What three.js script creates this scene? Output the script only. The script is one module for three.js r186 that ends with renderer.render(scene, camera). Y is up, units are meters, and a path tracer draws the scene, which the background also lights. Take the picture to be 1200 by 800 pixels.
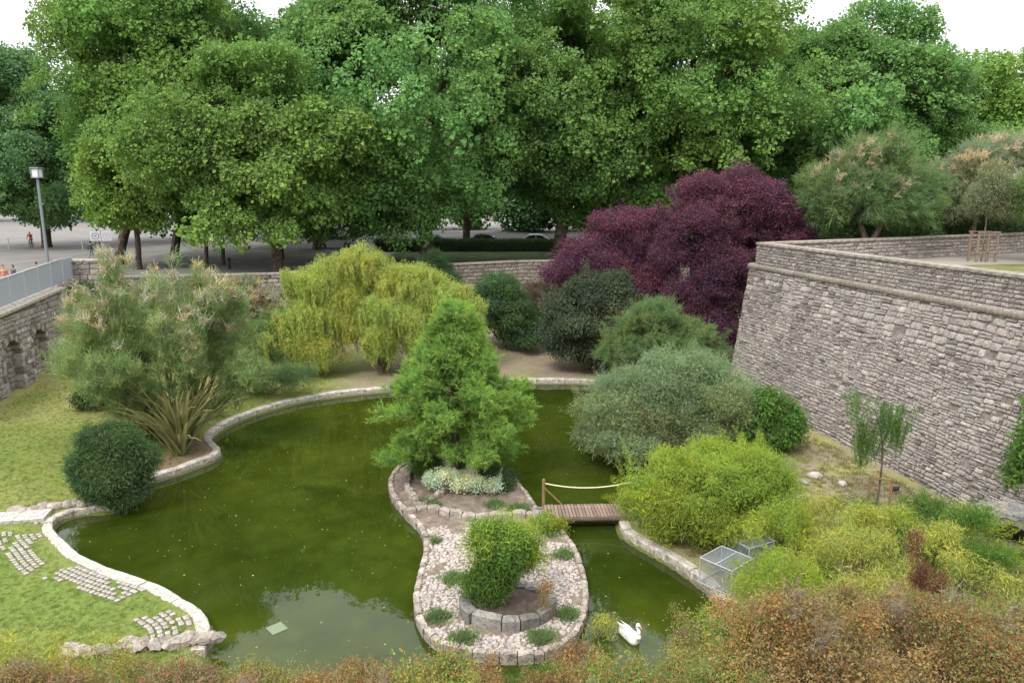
import * as THREE from 'three';
import { mergeGeometries } from 'three/addons/utils/BufferGeometryUtils.js';
import { MarchingCubes } from 'three/addons/objects/MarchingCubes.js';
import { RoundedBoxGeometry } from 'three/addons/geometries/RoundedBoxGeometry.js';

// ------------------------------------------------------------------ camera, sky, sun, exposure
const scene = new THREE.Scene();
const camera = new THREE.PerspectiveCamera(49.5, 1.5, 0.1, 2500);
camera.position.set(0, 11, 0);
camera.rotation.set(-Math.atan(175 / 867), 0, 0);
const renderer = new THREE.WebGLRenderer({ antialias: true });
renderer.toneMapping = THREE.LinearToneMapping;
renderer.toneMappingExposure = 1.62;
renderer.shadowMap.enabled = true;
const sunDir = new THREE.Vector3(-0.4, 0.9, 0.62).normalize();
{ // bright overcast sky, brighter towards the zenith and softly round the veiled sun
  const W = 256, H = 128, data = new Float32Array(W * H * 4);
  for (let j = 0; j < H; j++) for (let i = 0; i < W; i++) {
    const el = ((j + 0.5) / H - 0.5) * Math.PI, az = ((i + 0.5) / W - 0.5) * 2 * Math.PI;
    const y = Math.sin(el), x = Math.cos(az) * Math.cos(el), z = Math.sin(az) * Math.cos(el);
    const c = Math.max(0, x * sunDir.x + y * sunDir.y + z * sunDir.z);
    const cloud = 0.05 * Math.sin(3.1 * x + 5.3 * z + 2.2 * Math.sin(4 * z + y)) + 0.04 * Math.sin(7.7 * z - 4.1 * x + 6 * y);
    const L = 0.92 * (1 + 1.15 * Math.max(0, y)) / 1.15 * (1 + cloud) + 0.5 * Math.pow(c, 10);
    const o = (j * W + i) * 4;
    data[o] = L * 0.975; data[o + 1] = L * 1.0; data[o + 2] = L * 1.035; data[o + 3] = 1;
  }
  const t = new THREE.DataTexture(data, W, H, THREE.RGBAFormat, THREE.FloatType);
  t.mapping = THREE.EquirectangularReflectionMapping; t.magFilter = THREE.LinearFilter; t.needsUpdate = true;
  scene.background = t; scene.environment = t;
}
const sun = new THREE.DirectionalLight(new THREE.Color(1, 0.96, 0.88), 1.5);
sun.name = 'sun'; sun.position.copy(sunDir).multiplyScalar(150).add(new THREE.Vector3(0, 0, -45)); sun.target.position.set(0, 0, -45);
sun.castShadow = true; sun.shadow.radius = 22; sun.shadow.mapSize.set(4096, 4096);
Object.assign(sun.shadow.camera, { left: -90, right: 90, top: 90, bottom: -90, near: 1, far: 400 });
scene.add(sun, sun.target);

// ------------------------------------------------------------------ helpers
const V = (x, y, z) => new THREE.Vector3(x, y, z);
const rngOf = (s) => { let a = (s * 2654435761) >>> 0; return () => { a = (a + 0x6d2b79f5) | 0; let t = Math.imul(a ^ (a >>> 15), 1 | a); t = (t + Math.imul(t ^ (t >>> 7), 61 | t)) ^ t; return ((t ^ (t >>> 14)) >>> 0) / 4294967296; }; };
const hash = (x, y, s = 0) => { let h = Math.imul(x | 0, 374761393) + Math.imul(y | 0, 668265263) + Math.imul(s | 0, 2147483647 ^ 0x5bd1e995); h = Math.imul(h ^ (h >>> 13), 1274126177); return ((h ^ (h >>> 16)) >>> 0) / 4294967296; };
const sm = (t) => t * t * (3 - 2 * t), lerp = (a, b, t) => a + (b - a) * t, clamp = (x, a = 0, b = 1) => Math.min(b, Math.max(a, x));
const sstep = (a, b, x) => sm(clamp((x - a) / (b - a)));
function vnoise(x, y, s = 0, per = 0) {
  const ix = Math.floor(x), iy = Math.floor(y), fx = sm(x - ix), fy = sm(y - iy), w = (k) => (per ? ((k % per) + per) % per : k);
  return lerp(lerp(hash(w(ix), w(iy), s), hash(w(ix + 1), w(iy), s), fx), lerp(hash(w(ix), w(iy + 1), s), hash(w(ix + 1), w(iy + 1), s), fx), fy);
}
function fbm(x, y, s = 0, oct = 4, per = 0) { let v = 0, a = 0.5, t = 0; for (let o = 0; o < oct; o++) { v += a * vnoise(x, y, s + o, per); t += a; a *= 0.5; x *= 2; y *= 2; per *= 2; } return v / t; }
function tex(N, fn, { color = true, rep = [1, 1] } = {}) {
  const d = new Uint8Array(N * N * 4);
  for (let j = 0; j < N; j++) for (let i = 0; i < N; i++) { const c = fn(i / N, j / N), o = (j * N + i) * 4; for (let k = 0; k < 3; k++) d[o + k] = clamp(Array.isArray(c) ? c[k] : c) * 255; d[o + 3] = 255; }
  const t = new THREE.DataTexture(d, N, N); t.wrapS = t.wrapT = THREE.RepeatWrapping; t.magFilter = THREE.LinearFilter; t.repeat.set(...rep);
  if (color) t.colorSpace = THREE.SRGBColorSpace; t.needsUpdate = true; return t;
}
const stoneTex = tex(512, (u, v) => { const a = fbm(u * 8, v * 8, 3, 5, 8), b = fbm(u * 32, v * 32, 9, 3, 32), g = hash(u * 512, v * 512, 4); const k = 0.62 + 0.34 * a + 0.2 * (b - 0.5) + 0.1 * (g - 0.5) - (b < 0.33 ? 0.12 : 0); return [k * 1.0, k * 0.985, k * 0.965]; });
const stoneBump = tex(512, (u, v) => fbm(u * 12, v * 12, 13, 5, 12), { color: false });
const barkTex = tex(256, (u, v) => { const a = fbm(u * 16, v * 4, 21, 4, 4), b = fbm(u * 5, v * 5, 22, 3, 5); const k = 0.55 + 0.5 * (a - 0.3) + (b > 0.55 ? 0.2 : 0); return [k, k * 0.97, k * 0.92]; });
const barkBump = tex(256, (u, v) => fbm(u * 20, v * 4, 24, 4, 4), { color: false });
const soilTex = tex(1024, (u, v) => { const a = fbm(u * 10, v * 10, 31, 5, 10), b = fbm(u * 64, v * 64, 33, 3, 64), g = hash(u * 1024, v * 1024, 8); const k = 0.56 + 0.4 * a + 0.34 * (b - 0.5) + 0.16 * (g - 0.5); return [k, k, k]; });
const soilBump = tex(512, (u, v) => fbm(u * 24, v * 24, 35, 5, 24), { color: false });
const turfTex = tex(1024, (u, v) => { const a = fbm(u * 10, v * 10, 131, 5, 10), b = fbm(u * 80, v * 80, 133, 3, 80), g = hash(u * 1024, v * 1024, 18), k = 0.68 + 0.14 * a + 0.22 * (b - 0.5) + 0.16 * (g - 0.5); return [k, k, k]; });
const plazaTex = tex(1024, (u, v) => { const a = fbm(u * 6, v * 6, 41, 5, 6), g = hash(u * 1024, v * 1024, 5); const k = 0.72 + 0.22 * a + 0.1 * (g - 0.5); return [k, k * 0.985, k * 0.97]; });
const woodTex = tex(256, (u, v) => { const a = fbm(u * 4, v * 48, 51, 3, 4), b = fbm(u * 3, v * 3, 52, 3, 3); const k = 0.6 + 0.35 * a + 0.25 * (b - 0.5); return [k, k * 0.95, k * 0.9]; });
const waterBump = tex(512, (u, v) => fbm(u * 10, v * 10, 61, 4, 10), { color: false, rep: [0.16, 0.16] });
const waterTex = tex(1024, (u, v) => { const a = fbm(u * 6, v * 6, 63, 4, 6), b = fbm(u * 40, v * 40, 65, 3, 40); const k = 0.62 + 0.32 * a + 0.18 * (b - 0.5); return [k * (0.96 + 0.12 * a), k, k * 0.9]; }, { rep: [0.05, 0.05] });
const rgb = (c) => new THREE.Color().setRGB(...c);
const mat = (c, o = {}) => new THREE.MeshStandardMaterial({ color: rgb(c), roughness: 0.9, ...o });
const leafMat = (c, o = {}) => new THREE.MeshPhysicalMaterial({ color: rgb(c), roughness: 1, transmission: 0.42, thickness: 0, side: THREE.DoubleSide, vertexColors: true, specularIntensity: 0.6, ...o });
const M = {
  bark: mat([0.16, 0.125, 0.095], { map: barkTex, bumpMap: barkBump, bumpScale: 0.03 }),
  paleBark: mat([0.3, 0.26, 0.2], { map: barkTex, bumpMap: barkBump, bumpScale: 0.02 }),
  greyBark: mat([0.26, 0.2, 0.16], { map: barkTex, bumpMap: barkBump, bumpScale: 0.03 }),
  twig: mat([0.2, 0.14, 0.1]), greenStem: mat([0.18, 0.2, 0.06]), dryStem: mat([0.34, 0.28, 0.2]),
  wood: mat([0.4, 0.31, 0.26], { map: woodTex }), postWood: mat([0.42, 0.29, 0.16], { map: woodTex }), rope: mat([0.62, 0.58, 0.42]),
  metal: mat([0.2, 0.22, 0.24], { roughness: 0.5, metalness: 0.3 }), panel: mat([0.34, 0.36, 0.4], { roughness: 0.6 }), rail: mat([0.5, 0.52, 0.55], { roughness: 0.45, metalness: 0.3 }),
  blueMetal: mat([0.1, 0.13, 0.17], { roughness: 0.5, metalness: 0.3 }), white: mat([0.6, 0.6, 0.59]), dark: mat([0.03, 0.03, 0.032]),
  mortar: mat([0.27, 0.235, 0.215], { map: stoneTex, bumpMap: stoneBump, bumpScale: 0.03 }),
  glass: new THREE.MeshPhysicalMaterial({ color: rgb([0.8, 0.85, 0.85]), transmission: 1, thickness: 0, roughness: 0.08 }),
};
const st = (c) => mat(c, { map: stoneTex, bumpMap: stoneBump, bumpScale: 0.025 });
const wallStones = [[0.27, 0.24, 0.225], [0.4, 0.355, 0.335], [0.46, 0.41, 0.385], [0.51, 0.455, 0.43], [0.49, 0.46, 0.44], [0.55, 0.49, 0.45], [0.6, 0.545, 0.5], [0.65, 0.6, 0.55]].map(st);
const moatStones = [[0.4, 0.35, 0.31], [0.46, 0.41, 0.36], [0.34, 0.3, 0.27], [0.52, 0.47, 0.41], [0.28, 0.25, 0.225]].map(st);
const paleStones = [[0.6, 0.56, 0.5], [0.66, 0.62, 0.57], [0.52, 0.48, 0.43], [0.58, 0.53, 0.46], [0.46, 0.43, 0.38]].map(st);
const pinkStones = [[0.5, 0.43, 0.38], [0.56, 0.49, 0.43], [0.43, 0.365, 0.315], [0.52, 0.465, 0.42], [0.38, 0.33, 0.285]].map(st);
const greyStones = [[0.3, 0.29, 0.28], [0.38, 0.36, 0.35], [0.25, 0.24, 0.23], [0.44, 0.42, 0.4]].map(st);

const taken = {};
const numbered = (n) => { taken[n] = (taken[n] ?? -1) + 1; return taken[n] ? n + '_' + String(taken[n]).padStart(3, '0') : n; };
function tag(o, label, category, group, kind) { if (label) o.userData.label = label; if (category) o.userData.category = category; if (group) o.userData.group = group; if (kind) o.userData.kind = kind; return o; }
function shadows(o) { o.castShadow = o.receiveShadow = true; return o; }
function thing(name, label, category, [x, y, z] = [0, 0, 0], turn = 0, group) { const o = new THREE.Group(); o.name = numbered(name); o.position.set(x, y, z); o.rotation.y = turn; scene.add(o); return tag(o, label, category, group); }
function part(name, geo, m, parent, kind) { const o = shadows(new THREE.Mesh(Array.isArray(geo) ? merge(geo) : geo, m)); o.name = name; if (kind) o.userData.kind = kind; parent.add(o); return o; }
function single(name, geo, m, label, category, group) { const o = shadows(new THREE.Mesh(Array.isArray(geo) ? merge(geo) : geo, m)); o.name = numbered(name); scene.add(o); return tag(o, label, category, group); }
function struct(name, geo, m, label) { const o = shadows(new THREE.Mesh(Array.isArray(geo) ? merge(geo) : geo, m)); o.name = numbered(name); scene.add(o); return tag(o, label, undefined, undefined, 'structure'); }
function merge(gs) {
  const keep = gs.map((g) => { const k = g.index ? g.toNonIndexed() : g; for (const a of Object.keys(k.attributes)) if (!['position', 'normal', 'uv', 'color'].includes(a)) k.deleteAttribute(a); return k; });
  const all = ['normal', 'uv', 'color'].filter((a) => keep.every((g) => g.attributes[a]));
  for (const g of keep) for (const a of ['normal', 'uv', 'color']) if (!all.includes(a) && g.attributes[a]) g.deleteAttribute(a);
  const r = mergeGeometries(keep); if (!r.attributes.normal) r.computeVertexNormals(); return r;
}
const at = (g, x, y, z, rx = 0, ry = 0, rz = 0) => g.applyMatrix4(new THREE.Matrix4().compose(V(x, y, z), new THREE.Quaternion().setFromEuler(new THREE.Euler(rx, ry, rz, 'YXZ')), V(1, 1, 1)));
const rbox = (w, h, d, r = 0.01) => new RoundedBoxGeometry(w, h, d, 1, Math.min(r, w / 2.2, h / 2.2, d / 2.2));
// uv in metres from the dominant axis of each face
function metreUV(g, k = 1) {
  const n = g.index ? g.toNonIndexed() : g; n.computeVertexNormals(); const p = n.attributes.position, uv = new Float32Array(p.count * 2), a = V(), b = V(), c = V();
  for (let i = 0; i < p.count; i += 3) {
    a.fromBufferAttribute(p, i); b.fromBufferAttribute(p, i + 1); c.fromBufferAttribute(p, i + 2);
    const m = b.clone().sub(a).cross(c.clone().sub(a)), ax = Math.abs(m.x), ay = Math.abs(m.y), az = Math.abs(m.z);
    [a, b, c].forEach((q, j) => { const [u, v] = ay >= ax && ay >= az ? [q.x, q.z] : ax >= az ? [q.z, q.y] : [q.x, q.y]; uv[(i + j) * 2] = u * k; uv[(i + j) * 2 + 1] = v * k; });
  }
  n.setAttribute('uv', new THREE.BufferAttribute(uv, 2)); return n;
}
// a tube along points whose radius runs from the first to the last entry of radii
function taper(pts, radii, sides = 7) {
  const curve = new THREE.CatmullRomCurve3(pts.map((p) => (p.isVector3 ? p : V(...p)))), N = Math.max(2, (pts.length - 1) * 3), P = [], U = [], I = [];
  const R = (t) => { const k = t * (radii.length - 1), i = Math.min(radii.length - 2, Math.floor(k)); return lerp(radii[i], radii[i + 1], k - i); };
  let nrm = V(0, 0, 1); const len = curve.getLength();
  for (let i = 0; i <= N; i++) {
    const t = i / N, p = curve.getPoint(t), d = curve.getTangent(t); if (Math.abs(d.dot(nrm)) > 0.95) nrm = V(1, 0, 0); nrm = nrm.clone().sub(d.clone().multiplyScalar(d.dot(nrm))).normalize(); const bi = d.clone().cross(nrm), r = R(t);
    for (let s = 0; s <= sides; s++) { const a = (s / sides) * 2 * Math.PI; P.push(p.x + r * (Math.cos(a) * nrm.x + Math.sin(a) * bi.x), p.y + r * (Math.cos(a) * nrm.y + Math.sin(a) * bi.y), p.z + r * (Math.cos(a) * nrm.z + Math.sin(a) * bi.z)); U.push((s / sides) * 0.6, t * len * 0.5); }
  }
  for (let i = 0; i < N; i++) for (let s = 0; s < sides; s++) { const a = i * (sides + 1) + s, b = a + sides + 1; I.push(a, a + 1, b, b, a + 1, b + 1); }
  const g = new THREE.BufferGeometry(); g.setAttribute('position', new THREE.Float32BufferAttribute(P, 3)); g.setAttribute('uv', new THREE.Float32BufferAttribute(U, 2)); g.setIndex(I); g.computeVertexNormals(); return g;
}
const lathe = (pts, n = 12) => new THREE.LatheGeometry(pts.map(([x, y]) => new THREE.Vector2(x, y)), n);
// ---- leaves
class Leaves {
  constructor() { this.p = []; this.c = []; }
  tri(a, b, c, k) { for (const q of [a, b, c]) { this.p.push(q.x, q.y, q.z); this.c.push(k[0], k[1], k[2]); } }
  leaf(p, dir, nrm, L, W, k, fold = 0.18, wide = 0.42, curl = 0) {
    const x = dir.clone().cross(nrm).normalize(), z = x.clone().cross(dir).normalize();
    const q = (a, b, c) => p.clone().addScaledVector(x, a).addScaledVector(dir, b).addScaledVector(z, c);
    const tip = q(0, L, -curl * L), l = q(-W / 2, L * wide, fold * W), r = q(W / 2, L * wide, fold * W);
    this.tri(p, r, tip, k); this.tri(p, tip, l, k);
  }
  blade(p, dir, side, L, W, k, droop, seg = 3) {
    let q = p.clone(), d = dir.clone(), a = q.clone().addScaledVector(side, -W / 2), b = q.clone().addScaledVector(side, W / 2);
    for (let s = 1; s <= seg; s++) {
      d.y -= droop; d.normalize(); q = q.clone().addScaledVector(d, L / seg); const w = W * (1 - s / seg) * (s === 1 ? 1.35 : 1);
      if (s === seg) { this.tri(a, b, q, k); break; }
      const a2 = q.clone().addScaledVector(side, -w / 2), b2 = q.clone().addScaledVector(side, w / 2);
      this.tri(a, b, b2, k); this.tri(a, b2, a2, k); a = a2; b = b2;
    }
  }
  build() { const g = new THREE.BufferGeometry(); g.setAttribute('position', new THREE.Float32BufferAttribute(this.p, 3)); g.setAttribute('color', new THREE.Float32BufferAttribute(this.c, 3)); g.computeVertexNormals(); return g; }
}
const onSphere = (r) => { const z = r() * 2 - 1, a = r() * 2 * Math.PI, s = Math.sqrt(1 - z * z); return V(s * Math.cos(a), z, s * Math.sin(a)); };
const shade = (r, s = 0.25, tint = [0, 0, 0]) => { const k = 1 + (r() * 2 - 1) * s, h = r() * 2 - 1; return [k * (1 + h * 0.1) + tint[0], k + tint[1], k * (1 - h * 0.12) + tint[2]]; };
function clump(seed, { n = 34, R = 0.6, flat = 0.6, L = 0.2, W = 0.17, droop = 0.3, up = 0.9, vary = 0.25, wide = 0.42, palette, curl = 0.1 }) {
  const r = rngOf(seed), g = new Leaves();
  for (let i = 0; i < n; i++) {
    const o = onSphere(r), p = o.clone().multiplyScalar(R * Math.pow(r(), 0.45)); p.y *= flat;
    const d = o.clone().multiplyScalar(0.8).add(onSphere(r).multiplyScalar(0.8)); d.y -= droop; d.normalize();
    const nn = onSphere(r).multiplyScalar(0.75).add(V(0, up, 0)).addScaledVector(o, 0.35); const s = 0.5 + 0.9 * r(), k = shade(r, vary); let c = k;
    if (palette) { const q = palette[Math.floor(r() * palette.length)]; c = [k[0] * q[0], k[1] * q[1], k[2] * q[2]]; }
    g.leaf(p, d, nn, L * s, W * s, c, 0.18, wide, curl);
  }
  return g.build();
}
function plumes(seed, { n = 12, R = 0.1, L = 0.7, W = 0.05, spread = 0.7, droop = 0.12, vary = 0.25, seg = 3, side = 5, sideL = 0.2, palette }) {
  const r = rngOf(seed), g = new Leaves();
  for (let i = 0; i < n; i++) {
    const d = onSphere(r).multiplyScalar(spread).add(V(0, 1, 0)).normalize(), p = onSphere(r).multiplyScalar(R), l = L * (0.6 + 0.6 * r()), k0 = shade(r, vary), q = palette ? palette[Math.floor(r() * palette.length)] : [1, 1, 1], k = [k0[0] * q[0], k0[1] * q[1], k0[2] * q[2]];
    g.blade(p, d, onSphere(r).cross(d).normalize(), l, W, k, droop, seg);
    for (let s = 0; s < side; s++) { const b = p.clone().addScaledVector(d, l * (0.2 + 0.65 * (s + r()) / side)), e = d.clone().add(onSphere(r).multiplyScalar(0.85)).normalize(); g.blade(b, e, onSphere(r).cross(e).normalize(), sideL * (0.6 + 0.7 * r()), W * 0.9, k, droop * 1.3, 2); }
  }
  return g.build();
}
function strand(seed, { len = 1, n = 16, L = 0.12, W = 0.026, R = 0.03, strands = 3, vary = 0.22 }) {
  const r = rngOf(seed), g = new Leaves();
  for (let s = 0; s < strands; s++) {
    const ox = (r() - 0.5) * 0.16, oz = (r() - 0.5) * 0.16, l = len * (0.55 + 0.5 * r()), ph = r() * 6;
    for (let i = 0; i < n; i++) {
      const t = (i + r() * 0.6) / n, p = V(ox + R * Math.sin(ph + t * 7), -t * l, oz + R * Math.cos(ph + t * 6)), o = onSphere(r); o.y = -0.55 - 0.5 * r(); o.normalize();
      g.leaf(p, o, onSphere(r).add(V(0, 0.5, 0)), L * (0.6 + 0.7 * r()), W * (0.8 + 0.5 * r()), shade(r, vary), 0.2, 0.4, 0.25);
    }
  }
  return g.build();
}
// a foliage part: one clump geometry set out at many points
function foliage(name, geo, m, list, parent) {
  const o = shadows(new THREE.InstancedMesh(geo, m, list.length)), X = new THREE.Matrix4(), q = new THREE.Quaternion(), tw = new THREE.Quaternion(), Y = V(0, 1, 0);
  list.forEach((e, i) => { q.setFromUnitVectors(Y, e.d); tw.setFromAxisAngle(Y, e.a); q.multiply(tw); X.compose(e.p, q, V(e.s, e.s * (e.sy ?? 1), e.s)); o.setMatrixAt(i, X); o.setColorAt(i, new THREE.Color(e.c[0], e.c[1], e.c[2])); });
  o.name = name; o.userData.kind = 'stuff'; parent.add(o); return o;
}
function noise3(x, y, z, s = 0) { const iz = Math.floor(z), f = sm(z - iz); return lerp(vnoise(x, y, s + iz * 31), vnoise(x, y, s + (iz + 1) * 31), f); }
// every lobe carries smaller lobes on its skin, so that outlines break up
function bumpy(lobes, seed, k = 6, q = [0.3, 0.5]) {
  const r = rngOf(seed), out = [];
  for (const l of lobes) { out.push([l[0], l[1], l[2], l[3] * 0.84, l[4] * 0.84, l[5] * 0.84]); for (let i = 0; i < k; i++) { const o = onSphere(r); if (o.y < -0.45) o.y *= -1; const m = lerp(q[0], q[1], r()), d = 0.72 + 0.3 * r(); out.push([l[0] + o.x * l[3] * d, l[1] + o.y * l[4] * d, l[2] + o.z * l[5] * d, l[3] * m, l[4] * m * 0.85, l[5] * m]); } }
  return out;
}
// points through the outer part of a set of lobes [x, y, z, rx, ry, rz]
function scatter(lobes, n, seed, { shell = 0.62, up = 0.5, under = 0.45, smin = 0.75, smax = 1.3, hang = false, vary = 0.14, hue = 0.12, ground = -1e9, holes = 0.41 } = {}) {
  const r = rngOf(seed), out = [], w = lobes.map((l) => Math.pow(l[3] * l[4] * l[5], 2 / 3)), sum = w.reduce((a, b) => a + b, 0), tint = lobes.map(() => { const k = 1 + (r() * 2 - 1) * vary, h = (r() * 2 - 1) * hue; return [k * (1 + h), k, k * (1 - h)]; });
  for (let tries = 0; out.length < n && tries < n * 6; tries++) {
    let k = r() * sum, li = 0; while (li < lobes.length - 1 && (k -= w[li]) > 0) li++;
    const l = lobes[li], o = onSphere(r); if (o.y < -0.2 && r() > under) continue; const g = 1.6 / Math.max(0.5, l[3]);
    const rad = (shell + (1 - shell) * Math.pow(r(), 0.7)) * (0.58 + 0.84 * noise3(o.x * 1.9 + li * 7, o.y * 1.9 + 40, o.z * 1.9 + 9, 5)) + (r() < 0.22 ? 0.34 * r() : 0), p = V(l[0] + o.x * l[3] * rad, l[1] + o.y * l[4] * rad, l[2] + o.z * l[5] * rad);
    if (p.y < ground || (noise3(p.x * g + 90, p.y * g + 33, p.z * g + 70, 17) < holes && r() < 0.85)) continue;
    if (lobes.some((m, j) => j !== li && ((p.x - m[0]) / m[3]) ** 2 + ((p.y - m[1]) / m[4]) ** 2 + ((p.z - m[2]) / m[5]) ** 2 < 0.36)) continue;
    const d = hang ? V(o.x * 0.18, 1, o.z * 0.18).normalize() : o.clone().add(V(0, up, 0)).normalize(), s = lerp(smin, smax, r()), v = 1 + (r() * 2 - 1) * vary;
    out.push({ p, d: d.lengthSq() > 0.1 ? d : V(0, 1, 0), a: r() * 6.28, s, c: tint[li].map((q) => q * v), o });
  }
  return out;
}
const jitter = (r, s) => (r() * 2 - 1) * s;

// ------------------------------------------------------------------ terrain outlines (metres)
const pondPts = [[-15.4, -23.3], [-14.99, -24.0], [-13.9, -24.3], [-14.0, -26.6], [-13.1, -28.0], [-12.4, -29.7], [-13.6, -31.7], [-13.5, -34], [-12.8, -35.8], [-11.6, -37.5], [-9.7, -39.0], [-7.1, -40.1], [-3.9, -41.0], [0.5, -41.9], [5.0, -41.5], [7.2, -39], [6.6, -35], [6.2, -31.5], [5.6, -28.2], [4.7, -25.6], [3.75, -23.6], [3.6, -22.5], [3.85, -21.9], [4.3, -21.2], [4.9, -20.3], [5.6, -18.6], [5.7, -16.5], [4.4, -14.4], [1, -13.4], [-3, -13.1], [-6, -13.4], [-7.0, -14.6], [-7.35, -15.6], [-7.55, -16.6], [-8.1, -17.5], [-9.0, -18.2], [-10, -18.9], [-10.95, -19.35], [-12, -19.9], [-13.1, -20.6], [-14.2, -21.6], [-15.1, -22.5]];
const islePts = [[-4.46, -28.14], [-4.65, -26.79], [-4.35, -25.31], [-3.68, -23.84], [-2.96, -22.51], [-2.67, -21.2], [-2.65, -19.15], [-2.61, -18.25], [-2.37, -17.23], [-1.89, -16.38], [-1.13, -15.96], [-0.2, -15.76], [0.82, -15.89], [1.53, -16.59], [1.9, -17.63], [2.05, -18.69], [2.02, -20.13], [1.83, -21.66], [1.53, -22.39], [1.13, -22.89], [0.94, -23.7], [0.47, -25.54], [0.0, -26.96], [-0.86, -28.14], [-1.93, -28.92], [-3.36, -29.12]];
const smooth = (pts, n) => new THREE.CatmullRomCurve3(pts.map(([x, z]) => V(x, 0, z)), true, 'centripetal').getSpacedPoints(n).slice(0, n);
const pondLine = smooth(pondPts, 260), isleLine = smooth(islePts, 150);
function signed(line, x, z) { // negative inside
  let d = 1e9, inside = false;
  for (let i = 0, j = line.length - 1; i < line.length; j = i++) {
    const a = line[i], b = line[j], ex = b.x - a.x, ez = b.z - a.z, t = clamp(((x - a.x) * ex + (z - a.z) * ez) / (ex * ex + ez * ez)), dx = x - a.x - ex * t, dz = z - a.z - ez * t;
    d = Math.min(d, dx * dx + dz * dz);
    if (a.z > z !== b.z > z && x < ((b.x - a.x) * (z - a.z)) / (b.z - a.z) + a.x) inside = !inside;
  }
  return Math.sqrt(d) * (inside ? -1 : 1);
}
const landY = (x, z) => {
  let y = 0.3 + 0.1 * (fbm(x * 0.35 + 50, z * 0.35 + 90, 71, 3) - 0.5);
  y += 0.9 * sstep(-43, -58, z) + 0.35 * sstep(6, 11, x) * sstep(-42, -36, z);
  y += clamp(z + 12.6, 0, 4.4) * lerp(0.72, 0.95, sstep(1.2, 3.6, x)) * sstep(-12.6, -10, z);
  y += 0.7 * sstep(9, 15, x) * sstep(-21, -15, z);
  return y;
};
// ------------------------------------------------------------------ the setting
struct('ground', metreUV(new THREE.PlaneGeometry(3000, 3000).rotateX(-Math.PI / 2).translate(0, -1.7, 0), 0.1), mat([0.12, 0.13, 0.07], { map: soilTex }));
{ // moat floor: grass, bare earth and dry grass, dipping under the water
  const x0 = -34, x1 = 24, z0 = -67, z1 = -2, s = 0.25, nx = Math.round((x1 - x0) / s), nz = Math.round((z1 - z0) / s), P = [], C = [], U = [], I = [];
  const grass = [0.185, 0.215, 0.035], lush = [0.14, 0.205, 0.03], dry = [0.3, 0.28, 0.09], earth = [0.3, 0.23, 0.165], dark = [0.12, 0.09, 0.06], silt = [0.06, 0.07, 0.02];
  const mix = (a, b, t) => a.map((v, i) => lerp(v, b[i], t));
  for (let j = 0; j <= nz; j++) for (let i = 0; i <= nx; i++) {
    const x = x0 + i * s, z = z0 + j * s, d = signed(pondLine, x, z), n = fbm(x * 0.22 + 20, z * 0.22 + 70, 77, 4), m = fbm(x * 0.9 + 20, z * 0.9 + 70, 79, 4);
    const y = d > 0 ? lerp(0.12, landY(x, z), sstep(0, 0.3, d)) : lerp(0.12, -0.9, sstep(0, -0.8, d));
    let c = mix(grass, lush, 0.6 * clamp(sstep(0.35, 0.65, m)));
    c = mix(c, lush, 0.7 * sstep(-25, -21, z)); const left = sstep(-9, -12, x + (z + 33) * 0.12);
    if (z < -30) c = mix(c, dry, 0.75 * sstep(0.36, 0.6, n + (m - 0.5) * 0.5) * sstep(-30, -36, z)); else c = mix(c, dry, 0.35 * sstep(0.5, 0.68, n));
    const bare = Math.max((1 - left) * sstep(-37, -39.5, z), sstep(-47, -50, z) * 0.8);
    c = mix(c, earth, clamp(bare * (0.55 + 0.9 * (m - 0.2))));
    const bankR = sstep(3, 5, x) * sstep(-36, -33, z);
    c = mix(c, mix(dry, earth, sstep(0.35, 0.65, m)), bankR * 0.9);
    if (x > -16 && x < -12.3 && z < -25.5 && z > -31.5 && d < 2.2) c = mix(c, [0.24, 0.16, 0.11], sstep(2.2, 1.2, d));
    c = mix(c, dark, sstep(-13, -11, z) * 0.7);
    if (d < 0.1) c = mix(c, silt, sstep(0.1, -0.3, d));
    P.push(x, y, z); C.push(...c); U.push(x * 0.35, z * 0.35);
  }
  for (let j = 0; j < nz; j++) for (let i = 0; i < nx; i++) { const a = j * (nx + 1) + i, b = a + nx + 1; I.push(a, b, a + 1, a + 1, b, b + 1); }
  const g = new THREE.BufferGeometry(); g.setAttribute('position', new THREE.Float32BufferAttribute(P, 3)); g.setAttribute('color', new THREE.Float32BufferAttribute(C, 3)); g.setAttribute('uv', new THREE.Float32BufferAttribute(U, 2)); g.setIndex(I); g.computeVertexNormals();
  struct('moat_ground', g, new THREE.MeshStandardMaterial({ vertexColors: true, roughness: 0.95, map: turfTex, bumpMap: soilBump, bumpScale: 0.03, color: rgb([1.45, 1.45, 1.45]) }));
}
{ // pond
  const g = new THREE.PlaneGeometry(26, 34, 1, 1).rotateX(-Math.PI / 2).translate(-4.5, 0, -28.5);
  struct('pond_water', metreUV(g), new THREE.MeshPhysicalMaterial({ color: rgb([0.046, 0.07, 0.009]), map: waterTex, roughness: 0.02, ior: 1.33, bumpMap: waterBump, bumpScale: 0.0025 }));
}
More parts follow.
